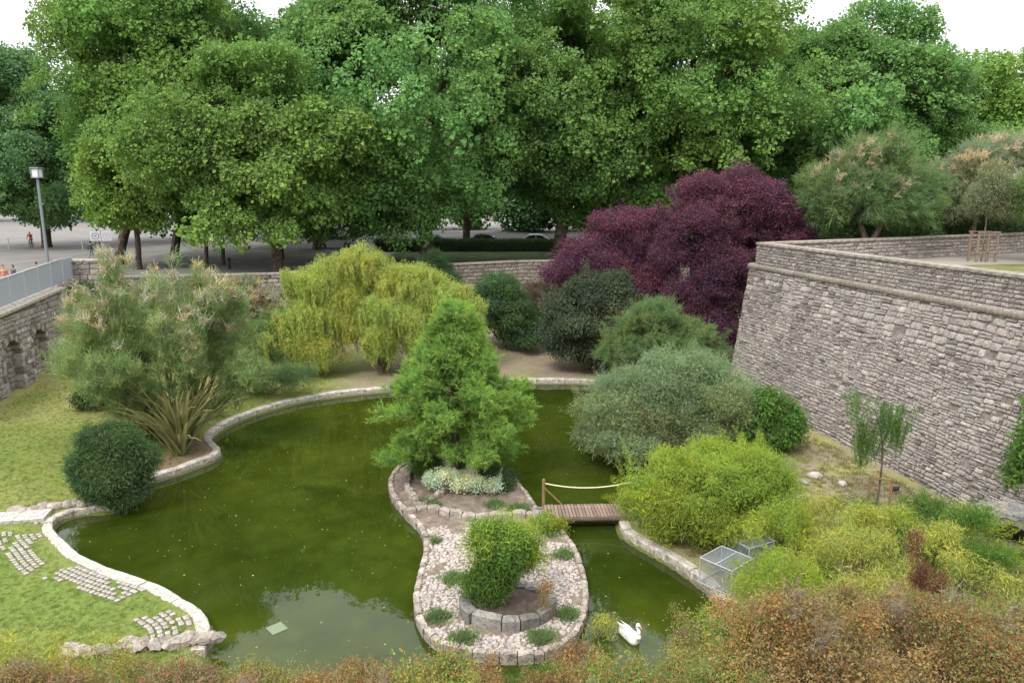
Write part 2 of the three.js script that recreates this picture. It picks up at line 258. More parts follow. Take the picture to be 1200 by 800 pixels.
// ---- stones laid along a line: each block curved with the line
function rim(name, pts, { inner = 0, width = 0.35, y0 = -0.3, y1 = 0.3, len = 0.8, mats, parent, seed = 1, closed = false, rough = 0.03, skip }) {
  const r = rngOf(seed), n = pts.length, dist = [0]; const P = closed ? [...pts, pts[0]] : pts;
  for (let i = 1; i < P.length; i++) dist.push(dist[i - 1] + P[i].distanceTo(P[i - 1]));
  const total = dist[dist.length - 1], pos = (s) => { s = clamp(s, 0, total - 1e-4); let i = 1; while (dist[i] < s) i++; return P[i - 1].clone().lerp(P[i], (s - dist[i - 1]) / (dist[i] - dist[i - 1])); };
  const nor = (s) => { const t = pos(s + 0.3).sub(pos(s - 0.3)).normalize(); return V(t.z, 0, -t.x); };
  let k = 0;
  for (let s = 0; s < total - 0.1;) {
    const l = Math.min(len * (0.7 + 0.6 * r()), total - s), a = s + 0.012, b = s + l - 0.012; s += l; if (skip && skip(pos((a + b) / 2))) continue;
    const up = jitter(r, rough), w = width * (1 + jitter(r, 0.12)), Q = [], I = [], U = [], bev = Math.min(0.035, w * 0.2), ring = (t, cut) => {
      const p = pos(t), q = nor(t), yy = y1 + up - cut * bev, cs = [[inner, y0], [inner, yy - bev], [inner + bev, yy], [inner + w - bev, yy], [inner + w, yy - bev], [inner + w, y0]];
      cs.forEach(([o, y], j) => { const jj = j > 0 && j < 5 ? jitter(r, rough * 0.5) : 0; Q.push(p.x + q.x * (o + jj), y + jj, p.z + q.z * (o + jj)); U.push(t * 0.8, (o + y) * 0.8); });
    };
    const seg = 3; for (let i = 0; i <= seg; i++) ring(lerp(a, b, i / seg), i === 0 || i === seg ? 0.6 : 0);
    for (let i = 0; i < seg; i++) for (let j = 0; j < 5; j++) { const u = i * 6 + j, v = u + 6; I.push(u, v, u + 1, u + 1, v, v + 1); }
    for (const e of [0, seg * 6]) for (let j = 1; j < 5; j++) e ? I.push(e, e + j + 1, e + j) : I.push(e, e + j, e + j + 1);
    const g = new THREE.BufferGeometry(); g.setAttribute('position', new THREE.Float32BufferAttribute(Q, 3)); g.setAttribute('uv', new THREE.Float32BufferAttribute(U, 2)); g.setIndex(I);
    const f = g.toNonIndexed(); f.computeVertexNormals(); part(name, f, mats[Math.floor(r() * mats.length)], parent); k++;
  }
  return k;
}
const kerbMats = [[0.7, 0.65, 0.57], [0.74, 0.69, 0.61], [0.66, 0.61, 0.53], [0.7, 0.66, 0.59]].map(st);
{
  const kerb = thing('pond_kerb', 'pale stone kerb that runs round the edge of the pond'); kerb.userData.kind = 'structure';
  rim('kerb_stone', pondLine, { inner: -0.06, width: 0.34, y0: -0.5, y1: 0.31, len: 1.5, mats: kerbMats, parent: kerb, seed: 11, closed: true, rough: 0.02, skip: (p) => p.z > -15.5 });
}
// ---- masonry: irregular blocks with chamfered faces, laid in courses on a plane (x along, y up the face, z out of it)
const blockShapes = [];
for (let v = 0; v < 14; v++) {
  const r = rngOf(900 + v), ring = [], cut = () => 0.08 + 0.16 * r(), c = [cut(), cut(), cut(), cut()], h = 0.5;
  ring.push([-h + c[0] * 0.6, -h], [h - c[1] * 0.6, -h], [h, -h + c[1]], [h, h - c[2]], [h - c[2] * 0.6, h], [-h + c[3] * 0.6, h], [-h, h - c[3]], [-h, -h + c[0]]);
  const R = ring.map(([x, y]) => [x + jitter(r, 0.025), y + jitter(r, 0.035)]), P = [], q = (x, y, z) => P.push(x, y, z), f = 0.86;
  for (let i = 0; i < 8; i++) {
    const [ax, ay] = R[i], [bx, by] = R[(i + 1) % 8], za = 0.8 + jitter(r, 0.12), ctr = [jitter(r, 0.1), jitter(r, 0.1)];
    q(ax, ay, -0.5); q(bx, by, -0.5); q(bx * f, by * f, 0.75); q(ax, ay, -0.5); q(bx * f, by * f, 0.75); q(ax * f, ay * f, 0.75);
    q(ax * f, ay * f, 0.75); q(bx * f, by * f, 0.75); q(0, 0, 1.0);
  }
  const g = new THREE.BufferGeometry(); g.setAttribute('position', new THREE.Float32BufferAttribute(P, 3)); g.computeVertexNormals();
  const uv = [], ou = r(), ov = r(); for (let i = 0; i < P.length; i += 3) uv.push(ou + P[i] * 0.3, ov + P[i + 1] * 0.16); g.setAttribute('uv', new THREE.Float32BufferAttribute(uv, 2));
  blockShapes.push(g);
}
function masonry(parent, { x0 = () => 0, x1, y0 = 0, y1, course = [0.2, 0.32], length = [0.3, 0.65], depth = 0.06, mats, seed, keep = () => true, near = (b) => -b.x, most = 300, rubble = 0.15, joint = 0.025, name = 'stone', wave = 0, gaps = 0 }) {
  const r = rngOf(seed), all = [];
  for (let y = y0; y < y1 - 0.05;) {
    const cs = typeof course === 'function' ? course(y) : course, ls = typeof length === 'function' ? length(y) : length, h = Math.min(lerp(cs[0], cs[1], r() * r() * 0.5 + 0.5 * r()), y1 - y); const ax = x0(y + h / 2), bx = x1(y + h / 2);
    for (let x = ax - r() * 0.2; x < bx;) {
      const w = lerp(ls[0], ls[1], Math.pow(r(), 1.3)), cx = Math.max(x, ax), ex = Math.min(x + w, bx); x += w; if (ex - cx < 0.08) continue;
      if (r() < gaps) continue; const split = r() < rubble && h > 0.15 ? 2 : 1;
      for (let k = 0; k < split; k++) {
        const b = { x: (cx + ex) / 2, y: y + (h / split) * (k + 0.5), w: ex - cx - joint, h: h / split - joint, d: depth * (0.5 + 0.9 * r()), t: jitter(r, 0.05), v: Math.floor(r() * blockShapes.length), m: 0 };
        const wea = 0.5 + 1.5 * (0.55 * fbm(b.x * 0.3 + seed, b.y * 0.3, 88, 4) + 0.45 * fbm(b.x * 1.3 + seed, b.y * 0.14, 86, 3) - 0.5) + jitter(r, 0.22); b.m = clamp(Math.floor(wea * mats.length * 0.999), 0, mats.length - 1); if (r() < 0.3) b.m = Math.floor(r() * mats.length);
        b.y += wave * (fbm(b.x * 0.5 + 3, y * 0.4 + seed, 91, 3) - 0.5); if (keep(b)) all.push(b);
      }
    }
    y += h;
  }
  all.sort((a, b) => near(a) - near(b));
  const X = (b) => new THREE.Matrix4().compose(V(b.x, b.y, 0), new THREE.Quaternion().setFromAxisAngle(V(0, 0, 1), b.t), V(b.w, b.h, b.d));
  all.slice(0, most).forEach((b) => { const o = shadows(new THREE.Mesh(blockShapes[b.v], mats[b.m])); o.name = name; o.applyMatrix4(X(b)); parent.add(o); });
  const rest = all.slice(most); if (!rest.length) return;
  const bins = mats.map(() => []); rest.forEach((b) => bins[b.m].push(blockShapes[b.v].clone().applyMatrix4(X(b))));
  const used = mats.filter((_, i) => bins[i].length), g = mergeGeometries(bins.filter((b) => b.length).map((b) => mergeGeometries(b)), true);
  const o = shadows(new THREE.Mesh(g, used)); o.name = name + 'work'; o.userData.kind = 'stuff'; parent.add(o);
}
// a group whose axes lie on a wall face: x along a->b, y up the face towards `up`, z outwards
function faceGroup(parent, a, b, up) {
  const x = b.clone().sub(a).normalize(), y = up.clone().sub(x.clone().multiplyScalar(up.dot(x))).normalize(), z = x.clone().cross(y);
  const o = new THREE.Group(); o.matrixAutoUpdate = true; o.applyMatrix4(new THREE.Matrix4().makeBasis(x, y, z).setPosition(a)); return o;
}
const reparent = (g, parent) => { g.updateMatrix(); for (const c of [...g.children]) { c.applyMatrix4(g.matrix); parent.add(c); } };
function solid(quads) { const P = []; for (const [a, b, c, d] of quads) for (const p of [a, b, c, a, c, d]) P.push(p.x, p.y, p.z); const g = new THREE.BufferGeometry(); g.setAttribute('position', new THREE.Float32BufferAttribute(P, 3)); return metreUV(g, 0.6); }
function flatPoly(pts, y) { const s = new THREE.Shape(pts.map(([x, z]) => new THREE.Vector2(x, -z))); return metreUV(new THREE.ShapeGeometry(s).rotateX(-Math.PI / 2).translate(0, y, 0), 0.12); }

// ---- bastion: battered face, rounded cordon, parapet with coping; terrace behind it
const e = V(0.215, 0, 1).normalize(), f2 = V(21.7, 0, -10.3).normalize();   // along the long face towards the near end; along the flank
const baseC = V(11.6, -0.2, -38.8), topC = V(13.2, 7.0, -41), LONG = 25;
{
  const b = thing('bastion_wall', 'tall sloping rubble stone bastion wall with rounded string course and parapet', 'wall');
  const bN = baseC.clone().addScaledVector(e, LONG), tN = topC.clone().addScaledVector(e, LONG + 1.5), bF = baseC.clone().addScaledVector(f2, 30), tF = topC.clone().addScaledVector(f2, 30);
  part('wall_core', solid([[baseC, bN, tN, topC], [bF, baseC, topC, tF]]), M.mortar, b);
  const up = topC.clone().sub(baseC), g = faceGroup(b, baseC, bN, up), slant = up.dot(e), y1 = Math.sqrt(up.lengthSq() - slant * slant);
  masonry(g, { x0: (y) => (slant * y) / y1, x1: () => LONG - 2, y1: y1 - 0.1, course: (y) => (y > 5.6 ? [0.2, 0.36] : [0.09, 0.27]), length: (y) => (y > 5.6 ? [0.25, 0.7] : [0.1, 0.52]), gaps: 0.035, depth: 0.075, mats: wallStones, seed: 5, near: (s) => Math.abs(s.x - 14.5) + s.y * 0.6, rubble: 0.34, joint: 0.014, wave: 0.3 });
  reparent(g, b);
  const fl = faceGroup(b, bF, baseC, up); masonry(fl, { x0: () => 22, x1: (y) => 29.95 - (up.dot(f2) * y) / y1, y1: y1 - 0.3, course: [0.2, 0.32], length: [0.3, 0.6], mats: moatStones, seed: 6, most: 0 }); reparent(fl, b);
  // cordon in lengths
  const tube = (p, q, r) => { const d = q.clone().sub(p), L = d.length(), c = new THREE.CylinderGeometry(r, r, L - 0.015, 12).rotateX(Math.PI / 2); c.applyMatrix4(new THREE.Matrix4().lookAt(V(0, 0, 0), d, V(0, 1, 0))); c.translate((p.x + q.x) / 2, (p.y + q.y) / 2, (p.z + q.z) / 2); return c; };
  const r = rngOf(17), cordM = [[0.36, 0.32, 0.27], [0.4, 0.36, 0.31], [0.32, 0.28, 0.24]].map(st);
  for (let s = 0; s < LONG - 1;) { const l = 0.9 + 0.5 * r(), k = 0.17 + jitter(r, 0.008); part('cordon_stone', tube(topC.clone().addScaledVector(e, s), topC.clone().addScaledVector(e, s + l), k), cordM[Math.floor(r() * 3)], b); s += l; }
  for (let s = 0; s < 6;) { const l = 1; part('cordon_stone', tube(topC.clone().addScaledVector(f2, s), topC.clone().addScaledVector(f2, s + l), 0.17), cordM[Math.floor(r() * 3)], b); s += l; }
}
const parC = V(13.42, 7.0, -40.75);
{
  const p = thing('bastion_parapet', 'stone parapet with flat pale coping along the top of the sloping bastion wall', 'parapet');
  const n = V(e.z, 0, -e.x), a = parC, bb = parC.clone().addScaledVector(e, LONG), H = 1.18, T = 0.55, Y = V(0, H, 0), ai = a.clone().addScaledVector(n, T).addScaledVector(e, 0.3), bi = bb.clone().addScaledVector(n, T);
  part('parapet_core', solid([[a, bb, bb.clone().add(Y), a.clone().add(Y)], [bi, ai, ai.clone().add(Y), bi.clone().add(Y)], [a.clone().add(Y), bb.clone().add(Y), bi.clone().add(Y), ai.clone().add(Y)]]), M.mortar, p);
  const g = faceGroup(p, a, bb, V(0, 1, 0)); masonry(g, { x1: () => LONG - 2, y0: 0.16, y1: H - 0.02, course: [0.12, 0.22], length: [0.15, 0.45], mats: wallStones, seed: 8, near: (s) => Math.abs(s.x - 14), most: 250, depth: 0.05, rubble: 0.25 }); reparent(g, p);
  const r = rngOf(19), cop = [[0.42, 0.38, 0.32], [0.47, 0.43, 0.37], [0.38, 0.34, 0.29]].map(st);
  for (let s = -0.05; s < LONG - 1;) { const l = 1.1 + 0.6 * r(), c = a.clone().addScaledVector(e, s + l / 2).addScaledVector(n, T / 2); part('coping_stone', metreUV(at(rbox(T + 0.12, 0.13, l - 0.012, 0.02), c.x, 7 + H + 0.066, c.z, 0, Math.atan2(e.x, e.z), jitter(r, 0.006))), cop[Math.floor(r() * 3)], p); s += l; }
  // the far flank's parapet leaves the same corner
  const q = thing('flank_parapet', 'low stone parapet with pale coping bordering the gravel path behind the small trees', 'parapet');
  const c0 = parC.clone().addScaledVector(f2, 0.6), c1 = parC.clone().addScaledVector(f2, 60), m = V(-f2.z, 0, f2.x).multiplyScalar(0.5); // inner side faces the terrace
  part('parapet_core', solid([[c0.clone().add(m), c1.clone().add(m), c1.clone().add(m).add(Y), c0.clone().add(m).add(Y)], [c1, c0, c0.clone().add(Y), c1.clone().add(Y)], [c0.clone().add(Y), c0.clone().add(m).add(Y), c1.clone().add(m).add(Y), c1.clone().add(Y)]]), M.mortar, q);
  const gi = faceGroup(q, c0.clone().add(m), c1.clone().add(m), V(0, 1, 0)); masonry(gi, { x1: () => 40, y0: 0, y1: H - 0.02, course: [0.18, 0.3], length: [0.3, 0.7], mats: wallStones, seed: 9, most: 60, near: (s) => s.x, depth: 0.05 }); reparent(gi, q);
  for (let s = 0; s < 50;) { const l = 1.3 + 0.6 * r(), c = c0.clone().addScaledVector(f2, s + l / 2).addScaledVector(m, 0.5); part('coping_stone', metreUV(at(rbox(l - 0.012, 0.13, 0.66, 0.02), c.x, 7 + H + 0.066, c.z, 0, Math.atan2(-f2.z, f2.x), 0)), cop[Math.floor(r() * 3)], q); s += l; }
  const far = parC.clone().addScaledVector(f2, 60), near = parC.clone().addScaledVector(e, LONG);
  struct('terrace_path', flatPoly([[parC.x + 0.2, parC.z + 0.1], [near.x + 0.2, near.z], [90, near.z], [90, far.z], [far.x, far.z]], 7.0), mat([0.42, 0.38, 0.33], { map: plazaTex }));
  const s1 = parC.clone().addScaledVector(e, 1.2).addScaledVector(n, 4), s2 = parC.clone().addScaledVector(f2, 24).addScaledVector(e, 8);
  struct('terrace_grass', flatPoly([[s1.x + 4, s1.z - 0.3], [near.x + 0.8, near.z], [60, near.z], [60, -46], [s2.x + 6, s2.z - 1.2], [s2.x, s2.z]], 7.006), mat([0.24, 0.25, 0.07], { map: soilTex, bumpMap: soilBump, bumpScale: 0.05 }));
}
// ---- plaza and the stone walls that hold it up
const PL = 4.6;
const bwA = V(-30.4, 0, -51.6), bwB = V(-17, 0, -54.6), bwC = V(0.5, 0, -64), bwD = V(16, 0, -66.5), brA = V(-28.4, 0, -46.3), brB = V(-25.6, 0, -31.5);
struct('plaza', flatPoly([[brB.x - 0.45, brB.z + 4], [brA.x - 0.45, brA.z], [-30.6, -48.5], [-30.6, -52.1], [bwB.x - 0.1, bwB.z - 0.5], [bwC.x, bwC.z - 0.5], [bwD.x, bwD.z - 0.5], [60, -80], [700, -80], [700, -1200], [-700, -1200], [-700, brB.z + 4]], PL), mat([0.27, 0.255, 0.245], { map: plazaTex }));
struct('roadway', flatPoly([[-30, -84], [200, -84], [200, -122], [-30, -122]], PL + 0.005), mat([0.13, 0.13, 0.13], { map: plazaTex }));
struct('lawn_strip', flatPoly([[-14, -57.2], [bwC.x, bwC.z - 0.7], [bwD.x, bwD.z - 0.7], [60, -80.5], [60, -83], [-12, -83], [-14, -66]], PL + 0.01), mat([0.1, 0.15, 0.03], { map: soilTex }));
function holdingWall(name, label, a, b, top, seed, mats, most) {
  const w = thing(name, label, 'wall'), x = b.clone().sub(a).normalize(), n = V(-x.z, 0, x.x), A = a.clone().setY(-0.3), B = b.clone().setY(-0.3), Y = V(0, top + 0.3, 0), k = n.clone().multiplyScalar(-0.6);
  part('wall_core', solid([[A, B, B.clone().add(Y), A.clone().add(Y)], [B.clone().add(k), A.clone().add(k), A.clone().add(k).add(Y), B.clone().add(k).add(Y)], [A.clone().add(Y), B.clone().add(Y), B.clone().add(Y).add(k), A.clone().add(Y).add(k)]]), M.mortar, w);
  const L = A.distanceTo(B), g = faceGroup(w, A, B, V(0, 1, 0)); masonry(g, { x1: () => L, y0: 0.4, y1: top + 0.3, course: [0.26, 0.4], length: [0.4, 0.95], depth: 0.07, mats, seed, most, near: (s) => -s.y, rubble: 0.12, joint: 0.045 }); reparent(g, w);
  const r = rngOf(seed), cop = [[0.42, 0.38, 0.32], [0.47, 0.43, 0.37], [0.38, 0.34, 0.29]].map(st);
  for (let s = 0; s < L - 0.3;) { const l = Math.min(1.3 + 0.6 * r(), L - s), c = A.clone().addScaledVector(x, s + l / 2).addScaledVector(k, 0.45); part('coping_stone', metreUV(at(rbox(l - 0.02, 0.14, 0.75, 0.02), c.x, top + 0.072, c.z, 0, Math.atan2(-x.z, x.x), 0)), cop[Math.floor(r() * 3)], w); s += l; }
  return w;
}
holdingWall('moat_wall', 'weathered stone moat wall behind the feathery tamarisk, below the people on the plaza', bwA, bwB, 5.0, 31, [...moatStones, ...paleStones.slice(2)], 200);
holdingWall('moat_wall', 'plain stone moat wall behind the golden weeping willow', bwB, bwC, 5.05, 32, moatStones, 150);
holdingWall('moat_wall', 'stone moat wall beneath the lawn strip and clipped hedge, beside the purple trees', bwC, bwD, 5.05, 33, moatStones, 150);
{ // pillar wall that closes the ramp railing
  const w = thing('end_wall', 'square block of stone wall with flat capping at the end of the grey railing', 'wall', [0, 0, 0]);
  const A = V(-30.5, 2.2, -49.4), B = V(-26.9, 2.2, -49.9), x = B.clone().sub(A).normalize(), n = V(-x.z, 0, x.x), H = 4.2, Y = V(0, H, 0), k = n.clone().multiplyScalar(-0.8);
  part('wall_core', solid([[A, B, B.clone().add(Y), A.clone().add(Y)], [B, B.clone().add(k), B.clone().add(k).add(Y), B.clone().add(Y)], [A.clone().add(k), A, A.clone().add(Y), A.clone().add(k).add(Y)], [B.clone().add(k), A.clone().add(k), A.clone().add(k).add(Y), B.clone().add(k).add(Y)]]), M.mortar, w);
  const low = A.clone(), g = faceGroup(w, low, B, V(0, 1, 0)); masonry(g, { x1: () => 3.6, y1: H, course: [0.28, 0.42], length: [0.4, 0.8], mats: [...moatStones.slice(0, 2), ...paleStones.slice(2), wallStones[1]], seed: 41, depth: 0.05, near: (s) => -s.y, most: 120 }); reparent(g, w);
  const c = A.clone().lerp(B, 0.5).addScaledVector(k, 0.5); for (const [o, l] of [[-0.95, 1.86], [0.95, 1.86]]) part('cap_stone', metreUV(at(rbox(l, 0.16, 1.0, 0.03), c.x + x.x * o, 2.2 + H + 0.082, c.z + x.z * o, 0, Math.atan2(-x.z, x.x), 0)), paleStones[3], w);
}
{ // ramp wall with blind arches
  const w = thing('arched_wall', 'grey stone ramp wall with blind arches above the lawn', 'wall');
  const x = brA.clone().sub(brB).normalize(), L = brB.distanceTo(brA), n = V(-x.z, 0, x.x), A = brB.clone().setY(-0.1), top = (s) => lerp(4.35, 5.0, s / L) + 0.1, T = 0.9;
  // local x runs from the near end (0) to the pilaster (L)
  const arches = [L - 3.9, L - 7.3, L - 10.7].map((c) => ({ c, w: 1.9, h: 2.35 })), inArch = (X, Yy, pad = 0) => arches.some((q) => { const dx = Math.abs(X - q.c), R = q.w / 2 + pad; return dx < R && Yy < q.h + Math.sqrt(Math.max(0, R * R - dx * dx)); });
  const sh = new THREE.Shape([[0, 0], [L, 0], [L, top(L)], [0, top(0)]].map((p) => new THREE.Vector2(...p)));
  for (const q of arches) { const h = new THREE.Path(); h.moveTo(q.c - q.w / 2, 0.02); h.lineTo(q.c - q.w / 2, q.h); h.absarc(q.c, q.h, q.w / 2, Math.PI, 0, true); h.lineTo(q.c + q.w / 2, 0.02); h.closePath(); sh.holes.push(h); }
  const g = faceGroup(w, A, A.clone().addScaledVector(x, 1), V(0, 1, 0));
  part('wall_core', metreUV(new THREE.ExtrudeGeometry(sh, { depth: 0.45, bevelEnabled: false, curveSegments: 10 }).translate(0, 0, -0.45), 0.6), M.mortar, g);
  part('arch_back', metreUV(new THREE.PlaneGeometry(L, 4.6).translate(L / 2, 2.3, -0.42), 0.6), M.mortar, g);
  const mats = [...wallStones, greyStones[1], greyStones[3]];
  masonry(g, { x1: () => L, y1: 4.9, course: [0.25, 0.4], length: [0.35, 0.8], mats, seed: 51, keep: (b) => !inArch(b.x, b.y - 0.05, 0.32) && b.y + b.h / 2 < top(b.x) - 0.05, near: (b) => Math.abs(b.x - (L - 4)), most: 220 });
  const bg = new THREE.Group(); bg.position.z = -0.42; masonry(bg, { x1: () => L, y1: 3.6, course: [0.24, 0.36], length: [0.3, 0.6], mats: mats.slice(0, 5), seed: 52, keep: (b) => inArch(b.x, b.y + 0.1, 0.08), near: (b) => -b.x, most: 80 }); reparent(bg, g);
  for (const q of arches) { // voussoirs and jamb blocks
    const N = 11, R0 = q.w / 2 - 0.03, R1 = q.w / 2 + 0.3;
    for (let i = 0; i < N; i++) { const a = (Math.PI * (i + 0.04)) / N, b = (Math.PI * (i + 0.96)) / N, s = new THREE.Shape([[R0, a], [R1, a], [R1, b], [R0, b]].map(([r, t]) => new THREE.Vector2(q.c + r * Math.cos(t), q.h + r * Math.sin(t)))); part('arch_stone', metreUV(new THREE.ExtrudeGeometry(s, { depth: 0.46, bevelEnabled: false }).translate(0, 0, -0.42 + 0.02 * (i % 3)), 0.8), mats[(i * 5) % mats.length], g); }
    for (const sd of [-1, 1]) for (let i = 0; i < 6; i++) { const h = q.h / 6; part('jamb_stone', metreUV(at(rbox(0.33, h - 0.025, 0.46, 0.015), q.c + sd * (q.w / 2 + 0.135), h * (i + 0.5), -0.19 + 0.015 * (i % 2)), 0.8), mats[(i * 3 + 1) % mats.length], g); }
  }
  part('corner_pilaster', metreUV(at(rbox(0.62, top(L) - 0.1, 0.55, 0.02), L - 0.25, (top(L) - 0.1) / 2, -0.1), 0.8), st([0.5, 0.5, 0.51]), g);
  const r = rngOf(53); for (let s = 0; s < L - 0.2;) { const l = Math.min(1 + 0.4 * r(), L - s); part('coping_stone', metreUV(at(rbox(l - 0.012, 0.2, 0.85, 0.04), s + l / 2, top(s + l / 2) + 0.05, -0.2, 0, 0, (top(L) - top(0)) / L), 0.8), kerbMats[2], g); s += l; }
  reparent(g, w);
  // solid grey railing on the coping
  const rl = thing('grey_railing', 'grey metal panel railing with a handrail on top of the arched ramp wall', 'railing');
  const gr = faceGroup(rl, A.clone().addScaledVector(n, -0.45), A.clone().addScaledVector(n, -0.45).addScaledVector(x, 1), V(0, 1, 0)), sl = (top(L) - top(0)) / L, P = 1.85;
  for (let s = 0.1; s < L + 2; s += P) {
    const yb = top(s + P / 2) + 0.16, q = part('railing_panel', at(rbox(P - 0.03, 1.42, 0.05, 0.01), s + P / 2, yb + 0.75, 0, 0, 0, sl), M.panel, gr);
    part('railing_post', at(rbox(0.07, 1.62, 0.09, 0.01), s, top(s) + 0.9, 0.03), M.rail, gr);
  }
  part('handrail', taper([[0, top(0) + 1.68, 0], [L / 2, top(L / 2) + 1.68, 0], [L + 2, top(L + 2) + 1.68, 0]], [0.05, 0.05], 8), M.rail, gr);
  reparent(gr, rl);
  single('drainpipe', taper([[-28.05, 4.6, -46.75], [-28.0, 2.4, -46.7], [-28.0, 0.3, -46.7]], [0.08, 0.08], 8), M.rail, 'pale vertical drainpipe at the end of the arched ramp wall', 'pipe');
}
// ------------------------------------------------------------------ island, path, paving
const ISY = 0.27;
{
  const isl = thing('island', 'stone-edged island in the pond'); isl.userData.kind = 'structure';
  const inset = isleLine.map((p) => p), s = new THREE.Shape(inset.map((p) => new THREE.Vector2(p.x, -p.z)));
  part('island_soil', metreUV(new THREE.ExtrudeGeometry(s, { depth: 0.9, bevelEnabled: false }).rotateX(-Math.PI / 2).translate(0, -0.68, 0), 0.5), mat([0.34, 0.26, 0.2], { map: soilTex, bumpMap: soilBump, bumpScale: 0.03 }), isl);
  rim('rim_stone', isleLine, { inner: -0.06, width: 0.17, y0: -0.5, y1: ISY + 0.03, len: 0.34, mats: pinkStones, parent: isl, seed: 61, closed: true, rough: 0.035 });
  // cobbles over the southern half, joined: too small to pick apart
  const r = rngOf(62), list = [], cob = new THREE.IcosahedronGeometry(0.5, 1); { const p = cob.attributes.position; for (let i = 0; i < p.count; i++) { const v = V().fromBufferAttribute(p, i); v.y = clamp(v.y, -0.3, 0.27); p.setXYZ(i, v.x, v.y, v.z); } cob.computeVertexNormals(); }
  for (let z = -23.2; z < -15.7; z += 0.08) for (let x = -3.4; x < 2.2; x += 0.1) {
    const px = x + jitter(r, 0.05), pz = z + jitter(r, 0.04), d = signed(isleLine, px, pz); if (d > -0.14) continue;
    const zz = pz - 0.35 * Math.sin(px * 1.3); if (zz < -22.6 || fbm(px * 1.1 + 9, pz * 1.1 + 40, 63, 3) < 0.36) continue;
    if (Math.hypot(px + 0.3, pz + 17.6) < 1.05) continue;
    list.push({ p: V(px, ISY - 0.05 + jitter(r, 0.012), pz), d: V(jitter(r, 0.12), 1, jitter(r, 0.12)).normalize(), a: r() * 6.28, s: 0.07 + 0.06 * r(), sy: 0.85, c: (() => { const k = 0.75 + 0.5 * r(), h = jitter(r, 0.06); return [k * (1 + h), k, k * (1 - h)]; })() });
  }
  foliage('cobbles', cob, mat([0.37, 0.315, 0.28]), list, isl);
  // upright stones that edge the planting bed
  const line = [[-3.6, -23.5], [-2.9, -23.75], [-2.2, -23.4], [-1.4, -23.15], [-0.6, -23.2], [0.2, -23.3], [0.9, -23.2]].map(([x, z]) => V(x, 0, z));
  rim('bed_stone', new THREE.CatmullRomCurve3(line).getSpacedPoints(40), { width: 0.24, y0: 0, y1: 0.42, len: 0.38, mats: pinkStones, parent: isl, seed: 64, rough: 0.05 });
  const l2 = isleLine.filter((p) => p.z < -23.6 && p.x < -1.2); rim('bed_stone', l2.map((p) => p.clone().add(V(0.55, 0, 0.1))).filter((_, i) => i % 2 === 0), { width: 0.2, y0: 0, y1: 0.4, len: 0.4, mats: pinkStones, parent: isl, seed: 65, rough: 0.06 });
  const c = thing('planter_ring', 'low ring of grey rough stones around the clump of bamboo on the island', 'planter');
  const ring = []; for (let i = 0; i < 40; i++) { const a = (i / 40) * 2 * Math.PI; ring.push(V(-0.1 + 1.0 * Math.cos(a), 0, -17.7 + 0.72 * Math.sin(a))); }
  rim('ring_stone', ring, { width: 0.28, y0: 0.1, y1: 0.56, len: 0.55, mats: greyStones, parent: c, seed: 66, closed: true, rough: 0.06 });
  const so = new THREE.CircleGeometry(0.95, 24).rotateX(-Math.PI / 2); so.scale(1, 1, 0.72); part('planter_soil', metreUV(so.translate(-0.1, 0.46, -17.7)), mat([0.13, 0.09, 0.07], { map: soilTex }), c);
}
